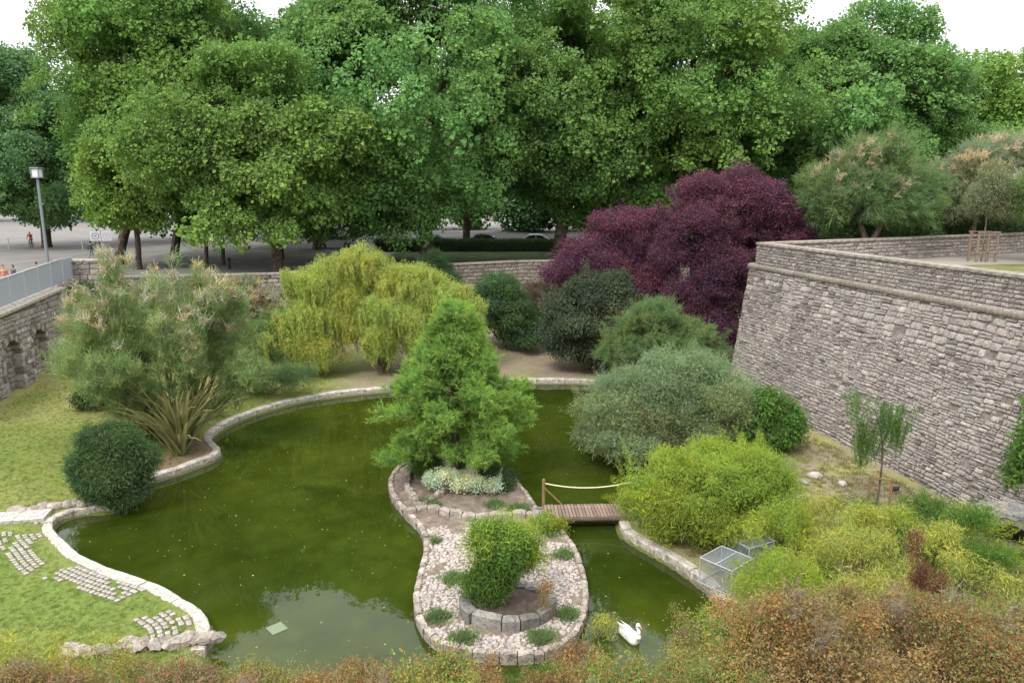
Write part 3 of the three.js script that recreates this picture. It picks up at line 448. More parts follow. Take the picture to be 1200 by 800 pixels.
{ // light path and stone verge at the corner of the pond
  const r = rngOf(67), path = thing('garden_path', 'pale flagged path that reaches the corner of the pond across the lawn'); path.userData.kind = 'structure';
  const P = [[-23, -21.4], [-19.5, -22.25], [-17.4, -22.85], [-15.6, -23.25]];
  for (let i = 0; i < P.length - 1; i++) for (let k = 0; k < 4; k++) {
    const t = (k + 0.5) / 4, x = lerp(P[i][0], P[i + 1][0], t), z = lerp(P[i][1], P[i + 1][1], t), L = Math.hypot(P[i + 1][0] - P[i][0], P[i + 1][1] - P[i][1]) / 4, a = Math.atan2(-(P[i + 1][1] - P[i][1]), P[i + 1][0] - P[i][0]);
    part('flagstone', metreUV(at(rbox(L - 0.004, 0.14, 0.8, 0.01), x, landY(x, z) + 0.04, z, 0, a)), st([0.74, 0.71, 0.66]), path);
  }
  const verge = thing('stone_verge', 'row of small pale boulders beside the flagged path at the pond corner', 'stones');
  for (let i = 0; i < 16; i++) { const t = i / 15, x = lerp(-16.9, -14.4, t) + jitter(r, 0.12), z = lerp(-23.5, -24.45, t) + jitter(r, 0.12), g = new THREE.IcosahedronGeometry(0.16 + 0.1 * r(), 1); g.scale(1.3, 0.7, 1); part('boulder', metreUV(at(g, x, 0.36, z, jitter(r, 0.4), r() * 3, 0)), pinkStones[i % 5], verge); }
  const rocks = thing('rock_edging', 'irregular pale rocks bordering the tip of the lawn below the paving grid', 'stones');
  for (let i = 0; i < 15; i++) { const x = -10.4 + i * 0.23 + jitter(r, 0.06), z = -15.55 - 0.1 * i * 0.5 + jitter(r, 0.08), g = new THREE.DodecahedronGeometry(0.17 + 0.09 * r(), 0); g.scale(1.35, 0.7, 1); part('rock', metreUV(at(g, x, 0.4, z, jitter(r, 0.5), r() * 3, jitter(r, 0.3))), pinkStones[i % 5], rocks); }
  // concrete turf grid along the tip of the lawn
  const pav = thing('paving_grid', 'patchy band of pale concrete turf blocks along the lawn edge of the pond'); pav.userData.kind = 'structure';
  const blockG = [0, 1, 2].map((k) => { const g = rbox(0.165 - k * 0.015, 0.09, 0.115 + k * 0.01, 0.02); return metreUV(g, 1 + k * 0.3); });
  let n = 0;
  for (let i = 0; i < pondLine.length && n < 330; i++) {
    const p = pondLine[i], q = pondLine[(i + 1) % pondLine.length]; if (p.z < -23.2 || p.z > -15.4 || p.x > -6) continue;
    const t = q.clone().sub(p).normalize(), nn = V(t.z, 0, -t.x), band = 0.45 + 0.75 * sstep(0.35, 0.6, fbm(p.x * 0.35 + 11, p.z * 0.35 + 30, 68, 2));
    for (let row = 0; row < 7; row++) for (let h = 0; h < 2; h++) {
      const o = 0.4 + row * 0.17; if (o > band + 0.4 || (row + i) % 9 === 8) continue; const s = (h + (row % 2) * 0.5) * 0.185, x = p.x + nn.x * o + t.x * s, z = p.z + nn.z * o + t.z * s;
      if (fbm(x * 0.9 + 5, z * 0.9 + 44, 69, 3) < 0.43 || n >= 300) continue;
      const m = part('turf_block', blockG[n % 3], paleStones[n % 4], pav); m.position.set(x, landY(x, z) + 0.005, z); m.rotation.y = Math.atan2(-t.z, t.x) + jitter(r, 0.06); n++;
    }
  }
}
{ // footbridge
  const b = thing('footbridge', 'narrow wooden plank footbridge between the island and the bank', 'bridge', [1.05, 0, -23.35], Math.atan2(0.12, 3));
  const r = rngOf(71), L = 3.1, N = 27, pg = [0, 1, 2].map((k) => metreUV(rbox(L / N - 0.018, 0.045, 0.98 + 0.02 * k, 0.008), 1.2)), pm = [M.wood, mat([0.46, 0.37, 0.32], { map: woodTex }), mat([0.34, 0.265, 0.225], { map: woodTex })];
  for (let i = 0; i < N; i++) { const m = part('plank', pg[i % 3], pm[Math.floor(r() * 3)], b); m.position.set(0.05 + (i + 0.5) * (L / N), 0.44 + jitter(r, 0.006), jitter(r, 0.012)); m.rotation.y = jitter(r, 0.012); }
  for (const z of [-0.4, 0.4]) part('beam', metreUV(at(rbox(L + 0.5, 0.16, 0.1, 0.01), L / 2 + 0.05, 0.335, z)), M.wood, b);
  part('edge_board', metreUV(at(rbox(L, 0.1, 0.035, 0.008), L / 2 + 0.05, 0.375, 0.5)), pm[2], b);
  for (const [x, sd] of [[0.06, 1], [L + 0.02, -1]]) {
    part('post', metreUV(at(lathe([[0, 0], [0.055, 0], [0.055, 1.28], [0.035, 1.32], [0, 1.32]], 8), x, 0.05, -0.56)), M.postWood, b);
    part('brace', taper([[x + sd * 0.02, 1.05, -0.56], [x + sd * 0.62, 0.44, -0.55]], [0.03, 0.03], 6), M.postWood, b);
    part('foundation_stone', metreUV(at(rbox(0.5, 0.5, 1.2, 0.05), x - sd * 0.16, 0.1, 0)), greyStones[1], b);
  }
  const rp = []; for (let i = 0; i <= 10; i++) { const t = i / 10; rp.push([lerp(0.06, L + 0.02, t), 1.22 - 0.26 * 4 * t * (1 - t) * 0.75, -0.56]); }
  part('rope', taper(rp, [0.022, 0.022], 6), M.rope, b);
}
// ------------------------------------------------------------------ trees and shrubs
const clumps = {
  plane: [clump(101, { n: 46, R: 0.85, L: 0.3, W: 0.27, flat: 0.62, up: 0.8 }), clump(102, { n: 46, R: 0.95, L: 0.27, W: 0.25, flat: 0.5, up: 1.0 })],
  plum: clump(104, { n: 60, R: 0.42, L: 0.1, W: 0.06, flat: 0.9, up: 0.5, vary: 0.4, palette: [[1, 1, 1], [1, 1, 1], [1.5, 1.1, 1.2], [0.7, 0.75, 0.8]] }),
  laurel: clump(105, { n: 44, R: 0.4, L: 0.14, W: 0.06, flat: 0.8, up: 0.7, vary: 0.3 }),
  small: clump(106, { n: 64, R: 0.26, L: 0.06, W: 0.026, flat: 0.9, up: 0.6, vary: 0.3 }),
  willowy: clump(107, { n: 60, R: 0.32, L: 0.13, W: 0.022, flat: 0.9, up: 0.5, droop: 0.1, vary: 0.25 }),
  bamboo: clump(108, { n: 44, R: 0.34, L: 0.17, W: 0.026, flat: 0.7, up: 0.6, droop: 0.55, vary: 0.3, wide: 0.3, curl: 0.2 }),
  bamboo2: clump(109, { n: 22, R: 0.26, L: 0.16, W: 0.024, flat: 0.8, up: 0.6, droop: 0.5, vary: 0.3, wide: 0.3, curl: 0.2 }),
  white: clump(110, { n: 50, R: 0.2, L: 0.06, W: 0.036, flat: 0.8, up: 0.8, vary: 0.12, palette: [[1, 1, 1], [1, 1, 1], [1.05, 1.03, 0.9], [0.45, 0.6, 0.3]] }),
  abelia: [clump(111, { n: 52, R: 0.17, L: 0.036, W: 0.021, flat: 1, up: 0.5, vary: 0.35, palette: [[1, 1, 1], [0.75, 1.15, 0.7], [1.35, 0.95, 0.8], [0.5, 0.9, 0.5], [1.1, 0.8, 0.7], [0.65, 0.95, 0.6]] }), clump(112, { n: 46, R: 0.16, L: 0.036, W: 0.021, flat: 1, up: 0.5, vary: 0.3, palette: [[1, 1, 1], [1.15, 0.9, 0.7], [1.0, 1.15, 0.7]] })],
  tamarisk: plumes(113, { n: 13, R: 0.12, L: 0.75, W: 0.022, spread: 0.75, droop: 0.14, side: 8, sideL: 0.22 }),
  blossom: plumes(114, { n: 12, R: 0.1, L: 0.42, W: 0.032, spread: 0.7, droop: 0.12, side: 6, sideL: 0.14 }),
  cypress: plumes(115, { n: 9, R: 0.06, L: 0.42, W: 0.02, spread: 0.9, droop: 0.1, side: 11, sideL: 0.14 }),
  fine: plumes(116, { n: 14, R: 0.1, L: 0.45, W: 0.016, spread: 0.8, droop: 0.06, side: 7, sideL: 0.15 }),
  strand: strand(117, { len: 1.25, n: 24, L: 0.13, W: 0.03, strands: 4 }), strand2: strand(118, { len: 1.25, n: 22, L: 0.11, W: 0.018, strands: 3 }),
  tuft: (() => { const r = rngOf(119), g = new Leaves(); for (let i = 0; i < 14; i++) { const d = onSphere(r).multiplyScalar(0.7); d.y = 1; d.normalize(); g.blade(V(jitter(r, 0.06), 0, jitter(r, 0.06)), d, onSphere(r).cross(d).normalize(), 0.05 + 0.05 * r(), 0.008, shade(r, 0.3), 0.15, 2); } return g.build(); })(),
};
const L = {
  plane: leafMat([0.145, 0.29, 0.068]), planeDeep: leafMat([0.11, 0.235, 0.072]), planeFresh: leafMat([0.18, 0.325, 0.062]),
  plum: leafMat([0.12, 0.042, 0.072], { transmission: 0.25 }), laurel: leafMat([0.06, 0.078, 0.038], { transmission: 0.15 }), yew: leafMat([0.06, 0.13, 0.035]), round: leafMat([0.075, 0.14, 0.036]),
  golden: leafMat([0.42, 0.48, 0.095]), cypress: leafMat([0.21, 0.35, 0.05]), sage: leafMat([0.24, 0.31, 0.135]), sageGreen: leafMat([0.16, 0.25, 0.075]), bright: leafMat([0.085, 0.19, 0.014]),
  bamboo: leafMat([0.29, 0.37, 0.035]), bambooDeep: leafMat([0.1, 0.21, 0.018]), bambooDry: leafMat([0.4, 0.42, 0.075]), white: leafMat([0.82, 0.82, 0.62]), abelia: leafMat([0.29, 0.195, 0.08]), abeliaGreen: leafMat([0.26, 0.25, 0.07]), twigs: leafMat([0.24, 0.175, 0.12], { transmission: 0.05 }), abeliaDull: leafMat([0.25, 0.17, 0.09]), rust: leafMat([0.16, 0.06, 0.03]),
  tamarisk: leafMat([0.23, 0.31, 0.09]), tamariskGrey: leafMat([0.27, 0.3, 0.15]), blossom: leafMat([0.52, 0.44, 0.29]), willow: leafMat([0.1, 0.2, 0.03]), grass: leafMat([0.19, 0.25, 0.035]), flax: leafMat([0.2, 0.19, 0.06], { transmission: 0.15 }),
};
// limbs reach from the trunk to the lobes of the crown
function limbs(base, fork, lobes, seed, r0, n = 9) {
  const r = rngOf(seed), gs = [], pick = [...lobes].sort((a, b) => hash(a[0] * 97, a[1] * 89, seed) - hash(b[0] * 97, b[1] * 89, seed)).slice(0, n);
  for (const l of pick) { const a = base.clone().lerp(fork, 0.75 + 0.25 * r()), b = V(l[0], l[1], l[2]), m = a.clone().lerp(b, 0.5).add(V(jitter(r, 0.6), 0.12 * a.distanceTo(b), jitter(r, 0.6))), q = r0 * (0.38 + 0.2 * r()); gs.push(taper([a, m, b], [q, q * 0.6, q * 0.2], 6)); }
  return gs;
}
function crownLobes(seed, [cx, cy, cz], [rx, ry, rz], n, k = [0.26, 0.42]) {
  const r = rngOf(seed), out = [];
  for (let i = 0; i < n; i++) { const o = onSphere(r), d = Math.pow(r(), 0.4) * 0.84, q = lerp(k[0], k[1], r()), m = (rx + ry + rz) / 3; out.push([cx + o.x * rx * d, cy + o.y * ry * d, cz + o.z * rz * d, m * q * 1.15, m * q * 0.68, m * q * 1.15]); }
  return out;
}
// leaf clumps through the outer half of one ragged crown, gathered into uneven masses by noise
function ragged([cx, cy, cz], [rx, ry, rz], n, seed, { smin, smax }) {
  const r = rngOf(seed), out = [], k = seed * 3.7, N = (x, y, z, f, a) => noise3(x * f + k + a, y * f * 1.35 + 50, z * f + 80 + a, 7);
  for (let t = 0; out.length < n && t < n * 14; t++) {
    const o = onSphere(r), env = 0.48 + 0.82 * N(o.x, o.y, o.z, 1.7, 3) + 0.2 * (N(o.x, o.y, o.z, 4, 30) - 0.5), d = env * (1 - 0.52 * Math.pow(r(), 1.7)), p = V(cx + o.x * rx * d, cy + o.y * ry * d, cz + o.z * rz * d);
    const q = 0.5 * N(p.x, p.y, p.z, 0.24, 0) + 0.32 * N(p.x, p.y, p.z, 0.55, 11) + 0.18 * N(p.x, p.y, p.z, 1.3, 23); if (q < 0.5 && r() < 0.94) continue;
    const tone = 0.82 + 0.36 * N(p.x, p.y, p.z, 0.12, 41), h = (N(p.x, p.y, p.z, 0.15, 60) - 0.42) * 0.3, v = 1 + jitter(r, 0.14); out.push({ p, d: o.clone().multiplyScalar(0.7).add(V(0, 0.9, 0)).add(onSphere(r).multiplyScalar(0.35)).normalize(), a: r() * 6.28, s: lerp(smin, smax, r() * r() + 0.3 * r()), c: [tone * v * (1 + h), tone * v, tone * v * (1 - h)] });
  }
  return out;
}
function planeTree(name, label, [x, z], { lean = [0, 0], top, bottom, R, trunk = 0.45, n = 3200, seed, m = L.plane, lobes = 30, fork = 0.45, group, ground = PL, shift = [0, 0], size = 1, bark = M.bark }) {
  const t = thing(name, label, 'tree', [0, 0, 0], 0, group), cy = (top + bottom) / 2, C = [x + lean[0] + shift[0], cy, z + lean[1] + shift[1]], lb = crownLobes(seed, C, [R, (top - bottom) / 2, R * 0.9], Math.round(lobes * 1.7), [0.17, 0.31]);
  const base = V(x, ground, z), fk = V(x + lean[0] * 0.7, lerp(bottom, top, fork * 0.5), z + lean[1] * 0.7), hi = V(C[0], lerp(bottom, top, 0.78), C[2]), mid = base.clone().lerp(fk, 0.5).add(V(0.15, 0, 0.1));
  part('trunk', [taper([V(x, ground - 0.3, z), V(x, ground + 0.4, z), mid, fk, hi], [trunk * 1.5, trunk * 1.1, trunk, trunk * 0.75, trunk * 0.25], 10)], bark, t);
  part('limbs', limbs(base.clone().lerp(fk, 0.6), fk, lb, seed + 1, trunk * 0.9, 14), bark, t);
  const pts = ragged(C, [R, (top - bottom) / 2, R * 0.9], n, seed + 2, { smin: 0.5 * size, smax: 1.4 * size });
  const h = Math.floor(pts.length / 2), cr = foliage('crown', clumps.plane[0], m, pts.slice(0, h), t); foliage('crown_spray', clumps.plane[1], m, pts.slice(h), t);
  return t;
}
planeTree('plane_tree', 'big dark-leaved tree with low crown over the open plaza behind the street lamp', [-55, -88], { top: 26, bottom: 7.6, R: 11.5, trunk: 0.5, seed: 201, m: L.planeDeep, n: 5200, lobes: 40, shift: [-1.5, 0] });
planeTree('plane_tree', 'tall plane tree with a leaning dark trunk beside the twin round signs', [-35.4, -66.7], { lean: [3.2, -3], top: 33.5, bottom: 10.5, R: 10.5, trunk: 0.4, seed: 205, n: 4200, m: L.planeFresh, lobes: 36 });
planeTree('plane_tree', 'straight-trunked plane tree just behind the leaning one on the plaza', [-33.2, -73], { lean: [2.5, -1], top: 34, bottom: 9, R: 10, trunk: 0.38, seed: 209, n: 3600, lobes: 34 });
planeTree('plane_tree', 'lower spreading plane tree whose trunk stands against the moat wall behind the golden willow', [-19.3, -61.0], { lean: [-0.6, 0], top: 21.5, bottom: 7.0, R: 9.5, trunk: 0.4, seed: 213, n: 5200, m: L.planeFresh, lobes: 40, size: 0.92 });
planeTree('plane_tree', 'low-branched young plane tree with bright leaves beside the twin round signs', [-31.5, -62.5], { top: 15, bottom: 8.0, R: 5, trunk: 0.22, seed: 217, n: 1500, m: L.planeFresh, lobes: 18, size: 0.9 });
planeTree('plane_tree', 'large plane tree with a dark forked trunk in the lawn strip beside the parked cars', [-7.9, -69.2], { lean: [-1, 0], top: 34.5, bottom: 7, R: 11, trunk: 0.62, seed: 221, n: 5400, lobes: 44 });
planeTree('plane_tree', 'tall plane tree in the lawn strip between the hedge and the purple trees', [4.6, -74], { lean: [1, 0], top: 34.5, bottom: 7, R: 11, trunk: 0.6, seed: 225, n: 5400, lobes: 44 });
planeTree('plane_tree', 'tall plane tree rising straight behind the purple-leaved trees', [17, -73], { top: 33.5, bottom: 5.2, R: 11.5, trunk: 0.55, seed: 229, n: 5200, lobes: 44, m: L.planeFresh });
planeTree('plane_tree', 'broad plane tree with a domed top behind the terrace lamp post', [33, -76], { top: 30.5, bottom: 6, R: 11, trunk: 0.55, seed: 233, n: 5000, lobes: 44 });
planeTree('plane_tree', 'bright green plane tree stepping down behind the tamarisks of the terrace', [47.5, -79], { top: 24.5, bottom: 5, R: 10, trunk: 0.5, seed: 237, n: 4200, m: L.planeFresh, lobes: 38 });
planeTree('plane_tree', 'lower plane tree behind the staked sapling on the terrace', [60, -82], { top: 23, bottom: 5, R: 10, trunk: 0.5, seed: 241, n: 3600, lobes: 34 });
const backRow = [[-22, -84, 32, 7], [-44, -101, 30, 8], [-6, -98, 33, 6], [12, -101, 33, 6], [30, -99, 31, 6], [-30, -108, 33, 7], [50, -101, 25, 7], [70, -97, 24, 6]];
backRow.forEach(([x, z, top, bottom], i) => planeTree('plane_tree', 'plane tree in the farther row across the road', [x, z], { top, bottom, R: 10, trunk: 0.45, seed: 251 + i * 4, n: 2000, lobes: 26, size: 1.3, m: [L.plane, L.planeDeep][i % 2], group: 'plane trees of the farther row' }));
for (let i = 0; i < 15; i++) { const x = -34 + i * 9.5, r = rngOf(1200 + i); planeTree('roadside_tree', 'bushy tree of the far line that closes the view across the road', [x + jitter(r, 2), -128 + jitter(r, 6)], { top: 17 + 6 * r(), bottom: 4.4, R: 6.4, trunk: 0.25, seed: 1200 + i * 5, n: 700, lobes: 16, size: 1.9, m: [L.plane, L.planeDeep, L.planeFresh][i % 3], group: 'far line of trees' }); }
for (let i = 0; i < 9; i++) { const x = -40 - i * 16, r = rngOf(1300 + i); planeTree('roadside_tree', 'bushy tree at the far end of the open plaza', [x + jitter(r, 3), -172 + jitter(r, 8)], { top: 22 + 6 * r(), bottom: 5, R: 9, trunk: 0.3, seed: 1300 + i * 5, n: 600, lobes: 14, size: 2.4, m: [L.plane, L.planeDeep][i % 2], group: 'trees at the end of the plaza' }); }
planeTree('roadside_tree', 'dense dark tree with greyish leaves behind the flank parapet near the sapling', [72, -88], { top: 19, bottom: 5, R: 8, trunk: 0.35, seed: 291, n: 2600, lobes: 28, m: L.planeDeep });

// ---- generic shrub
function shrub(name, label, category, [x, y, z], lobes, { geo, m, n, seed, stems = 7, stemM = M.twig, stemR = 0.03, opts = {}, group, extra = [] }) {
  const t = thing(name, label, category, [x, y, z], 0, group), r = rngOf(seed);
  const gs = []; for (let i = 0; i < stems; i++) { const l = lobes[i % lobes.length], b = V(jitter(r, 0.25), -0.1, jitter(r, 0.25)), q = V(l[0] + jitter(r, l[3] * 0.5), l[1] + jitter(r, l[4] * 0.3), l[2] + jitter(r, l[5] * 0.5)); gs.push(taper([b, b.clone().lerp(q, 0.5).add(V(jitter(r, 0.15), 0.15, jitter(r, 0.15))), q], [stemR, stemR * 0.7, stemR * 0.25], 5)); }
  part('stems', gs, stemM, t);
  const pts = scatter(bumpy(lobes, seed + 7), n, seed + 1, { ground: 0.02, ...opts });
  for (let i = 0, q = opts.hang ? 0 : Math.round(n * 0.05); i < q && pts.length; i++) { // stray shoots beyond the outline
    const b = pts[Math.floor(r() * pts.length)], l = lobes[Math.floor(r() * lobes.length)], len = l[3] * (0.3 + 0.55 * r()), d = b.o.clone().multiplyScalar(0.9).add(V(0, 0.7, 0)).add(onSphere(r).multiplyScalar(0.5)).normalize(), k = 5;
    if (b.o.y < 0.05) continue; for (let j = 1; j <= k; j++) { const u = j / k; pts.push({ p: b.p.clone().addScaledVector(d, len * u).add(V(0, -0.25 * len * u * u, 0)), d, a: r() * 6.28, s: b.s * lerp(0.8, 0.36, u), c: b.c, o: b.o }); }
  }
  foliage('foliage', geo, m, pts, t);
  for (const ex of extra) foliage(ex.name, ex.geo, ex.m, scatter(ex.lobes ?? lobes, ex.n, seed + ex.seed, { ground: 0.02, ...ex.opts }), t);
  return t;
}
const gy = (x, z) => [x, landY(x, z), z];
{ // purple cherry plums
  const a = thing('purple_tree', 'large purple-leaved tree leaning against the corner of the bastion wall', 'tree', gy(11.2, -47.2)), la = [[2.6, 9.3, 0.2, 2.9, 2.2, 2.6], [-0.2, 7.6, 0.6, 2.6, 2.0, 2.4], [0.8, 5.2, 1.2, 2.5, 2.0, 2.3], [-0.6, 3.4, 1.5, 1.9, 1.5, 1.8], [5.6, 8.0, -1.2, 2.7, 2.0, 2.4], [1.0, 2.2, 1.9, 1.8, 1.6, 1.6], [7.4, 7.5, -2, 1.8, 1.4, 1.8], [3.4, 6.2, -1, 2.6, 2.4, 2.2], [0.6, 10.0, 0, 1.6, 1.3, 1.6], [4.4, 10.1, -0.5, 1.5, 1.1, 1.5], [2.6, 3.9, 0.6, 1.8, 1.7, 1.6], [2.4, 1.9, 1.0, 1.5, 1.4, 1.4], [-0.4, 1.2, 1.8, 1.4, 1.1, 1.3]];
  part('trunk', [taper([[0, -0.4, 0], [0.2, 2, 0], [0.6, 4.5, 0], [1.5, 8, 0]], [0.3, 0.24, 0.18, 0.06], 8)], M.bark, a); part('limbs', limbs(V(0.1, 1.5, 0), V(0.6, 4.5, 0), la, 301, 0.26, 9), M.bark, a);
  foliage('crown', clumps.plum, L.plum, scatter(bumpy(la, 307), 5600, 302, { shell: 0.55, up: 0.5, under: 0.7 }), a);
  const b = thing('purple_tree', 'lower spreading purple-leaved tree between the clipped hedge and the larger purple tree', 'tree', gy(6.6, -49)), lb = [[-1.6, 5.9, 0.4, 2.3, 1.5, 1.9], [0.8, 7.6, 0, 2.3, 1.7, 2], [2.4, 6.4, 0.6, 2.0, 1.8, 1.9], [-0.2, 5.0, 0.9, 1.9, 1.4, 1.7], [1.9, 4.4, 1.0, 1.9, 1.6, 1.6], [-0.3, 8.0, -0.3, 1.3, 1.0, 1.2], [-2.9, 5.3, 0.2, 1.3, 1.0, 1.2]];
  part('trunk', [taper([[0, -0.4, 0], [0, 2, 0], [0.1, 5, 0]], [0.24, 0.18, 0.1], 8)], M.bark, b); part('limbs', limbs(V(0, 1.5, 0), V(0.1, 4, 0), lb, 303, 0.22, 7), M.bark, b);
  foliage('crown', clumps.plum, L.plum, scatter(bumpy(lb, 308), 3400, 304, { shell: 0.55, up: 0.5, under: 0.7 }), b);
}
shrub('laurel_bush', 'big dark glossy-leaved bush at the head of the pond below the purple trees', 'bush', gy(4.7, -43.9), [[-0.8, 3.6, 0, 2.2, 1.6, 1.8], [1.2, 3.8, 0, 2.0, 1.6, 1.7], [0.2, 2.0, 0.5, 2.4, 1.7, 1.7], [1.9, 1.7, 0.5, 1.5, 1.4, 1.4], [-1.9, 2.2, 0.1, 1.4, 1.3, 1.3], [1.4, 5.0, -0.3, 1.1, 0.9, 1.1], [-0.3, 4.9, -0.2, 1.1, 0.8, 1.0]], { geo: clumps.laurel, m: L.laurel, n: 2600, seed: 311, opts: { shell: 0.55, under: 0.8 } });
{ // golden weeping willow: umbrellas of hanging shoots
  const t = thing('golden_willow', 'golden-green weeping willow with curtains of hanging shoots at the far bank', 'tree', gy(-8.4, -44.6)), lb = [[-1.2, 6.2, 0, 2.6, 1.1, 2.1], [-3.2, 5.2, 0.2, 1.9, 1.4, 1.7], [1.3, 5.5, 0.4, 2.2, 1.1, 1.9], [3.6, 4.5, 0.6, 2.2, 1.3, 1.9], [5.0, 3.6, 0.9, 2.0, 1.5, 1.7], [1.4, 3.7, 1.5, 2.1, 1.4, 1.6], [-2.6, 3.5, 1.2, 1.9, 1.2, 1.5], [-5.0, 2.2, 1.4, 1.9, 1.2, 1.4], [-3.4, 2.1, 1.9, 1.6, 1.1, 1.3], [3.4, 2.5, 1.7, 1.7, 1.3, 1.3], [0.7, 2.2, 2.0, 1.2, 1.0, 1.0], [-0.6, 4.4, 1.0, 1.7, 1.2, 1.3], [0.3, 3.2, 1.3, 1.5, 1.1, 1.2], [-1.3, 3.0, 0.8, 1.3, 1.0, 1.1]];
  part('trunk', [taper([[0.6, -0.4, 0.8], [0.4, 1.8, 0.5], [-0.2, 3.6, 0.2], [-0.9, 5.6, 0]], [0.36, 0.26, 0.2, 0.08], 8), taper([[0.5, 1.2, 0.6], [2.4, 3.2, 0.6], [4.2, 4, 0.6]], [0.22, 0.15, 0.06], 7)], M.greyBark, t);
  part('limbs', limbs(V(0.4, 1.6, 0.5), V(-0.3, 4, 0.2), lb, 321, 0.26, 10), M.greyBark, t);
  foliage('hanging_shoots', clumps.strand, L.golden, scatter(bumpy(lb, 324, 5), 4600, 322, { shell: 0.72, under: 0.12, hang: true, smin: 0.75, smax: 1.3, ground: 0.9, vary: 0.12 }), t);
  const top = scatter(bumpy(lb, 324, 5), 1500, 323, { shell: 0.85, under: 0, up: 0.6, smin: 0.7, smax: 1.1, ground: 1.2 }); foliage('crown', clumps.willowy, L.golden, top, t);
}
shrub('olive_shrub', 'pale green airy shrub beside the golden willow and the tamarisk', 'shrub', gy(-14.6, -43.6), [[0, 2.2, 0, 1.5, 1.3, 1.3], [-1, 1.6, 0.3, 1.1, 1.1, 1], [1, 1.5, 0.3, 1.2, 1.0, 1], [0.2, 1.0, 0.6, 1.3, 0.9, 0.9]], { geo: clumps.fine, m: L.sageGreen, n: 700, seed: 331 });
shrub('yew_bush', 'deep green upright bush behind the golden willow against the moat wall', 'bush', gy(-0.6, -49), [[0, 3.1, 0, 1.6, 1.6, 1.5], [0.6, 2.2, 0.3, 1.8, 1.5, 1.5], [-1.0, 2.6, 0.2, 1.5, 1.6, 1.4], [0.9, 1.2, 0.5, 1.4, 1.1, 1.2], [-0.3, 3.9, -0.2, 1.1, 1.0, 1.1]], { geo: clumps.laurel, m: L.yew, n: 1500, seed: 335, opts: { shell: 0.55 } });
shrub('rosemary_bush', 'small feathery green bush below the lawn strip against the moat wall', 'bush', gy(-6.5, -59.5), [[0, 3.0, 0, 1.6, 1.6, 1.3], [1.0, 2.2, 0.2, 1.2, 1.2, 1.1], [-0.9, 2.0, 0, 1.2, 1.2, 1]], { geo: clumps.fine, m: L.yew, n: 700, seed: 339 });
shrub('brown_shrub', 'sparse brownish twiggy shrub against the moat wall beside the dark glossy bush', 'shrub', gy(2.2, -52), [[0, 2.2, 0, 1.7, 1.4, 1.2], [1.2, 2.8, -0.2, 1.3, 1.2, 1.2], [-0.8, 1.3, 0.2, 1.2, 1, 1]], { geo: clumps.fine, m: leafMat([0.16, 0.11, 0.075]), n: 520, seed: 343, stems: 14 });
{ // big tamarisk of the lawn
  const t = thing('tamarisk', 'large feathery tamarisk with pinkish tips on the lawn bank', 'tree', gy(-14.9, -31.6)), r = rngOf(351), gs = [], ends = [];
  for (let i = 0; i < 44; i++) { const a = (i / 44) * 6.28 + jitter(r, 0.3), sp = 0.25 + 0.75 * Math.sqrt(r()), R = 4.4 * sp, h = lerp(8.1, 3.4, sp * sp) * (0.82 + 0.25 * r()), b = V(Math.cos(a) * 0.3, -0.2, Math.sin(a) * 0.3), q = V(Math.cos(a) * R - 0.4, h, Math.sin(a) * R * 0.8); gs.push(taper([b, V(lerp(b.x, q.x, 0.45) + jitter(r, 0.2), h * 0.42, lerp(b.z, q.z, 0.45)), q], [0.07 + 0.04 * r(), 0.045, 0.012], 5)); ends.push([q, b]); }
  part('stems', gs, M.greyBark, t);
  const pts = [], tips = [];
  for (const [q, b] of ends) for (let k = 0; k < 27; k++) { const s = Math.pow(r(), 0.75) * 0.52 + 0.52, bend = V(lerp(b.x, q.x, 0.45), q.y * 0.42, lerp(b.z, q.z, 0.45)), p = s < 0.5 ? b.clone().lerp(bend, s * 2) : bend.clone().lerp(q, (s - 0.5) * 2); p.add(onSphere(r).multiplyScalar(0.8 * r())); const d = q.clone().sub(b).normalize().add(onSphere(r).multiplyScalar(0.6)); d.y += 0.3; pts.push({ p, d: d.normalize(), a: r() * 6, s: 0.7 + 0.6 * r(), c: shade(r, 0.16) }); if (s > 0.88 && q.y > 4.2 && r() < 0.85) tips.push({ p: p.clone().add(V(0, 0.3, 0)), d, a: r() * 6, s: 0.8 + 0.5 * r(), c: shade(r, 0.15) }); }
  foliage('foliage', clumps.tamarisk, L.tamarisk, pts, t); foliage('blossom', clumps.blossom, L.blossom, tips, t);
}
function smallTamarisk(label, [x, z], lobes, seed, trunks, group) {
  const t = thing('tamarisk', label, 'tree', [x, 7, z]), la = lobes;
  part('trunk', trunks.map((p) => taper(p, [0.26, 0.2, 0.15, 0.06].slice(0, p.length), 8)), M.greyBark, t); part('limbs', limbs(V(trunks[0][1][0], trunks[0][1][1], trunks[0][1][2]), V(...trunks[0][trunks[0].length - 1]), la, seed, 0.16, 8), M.greyBark, t);
  foliage('crown', clumps.tamarisk, seed % 2 ? L.sageGreen : L.tamariskGrey, scatter(bumpy(la, seed + 5), 900, seed + 1, { shell: 0.5, up: 0.3, under: 0.8, smin: 0.9, smax: 1.6, holes: 0.42 }), t);
  foliage('blossom', clumps.blossom, L.blossom, scatter(la.slice(0, 3).map((l) => [l[0] - 0.2, l[1] + 0.3, l[2], l[3], l[4], l[5]]), 90, seed + 2, { shell: 0.9, under: 0 }), t);
}
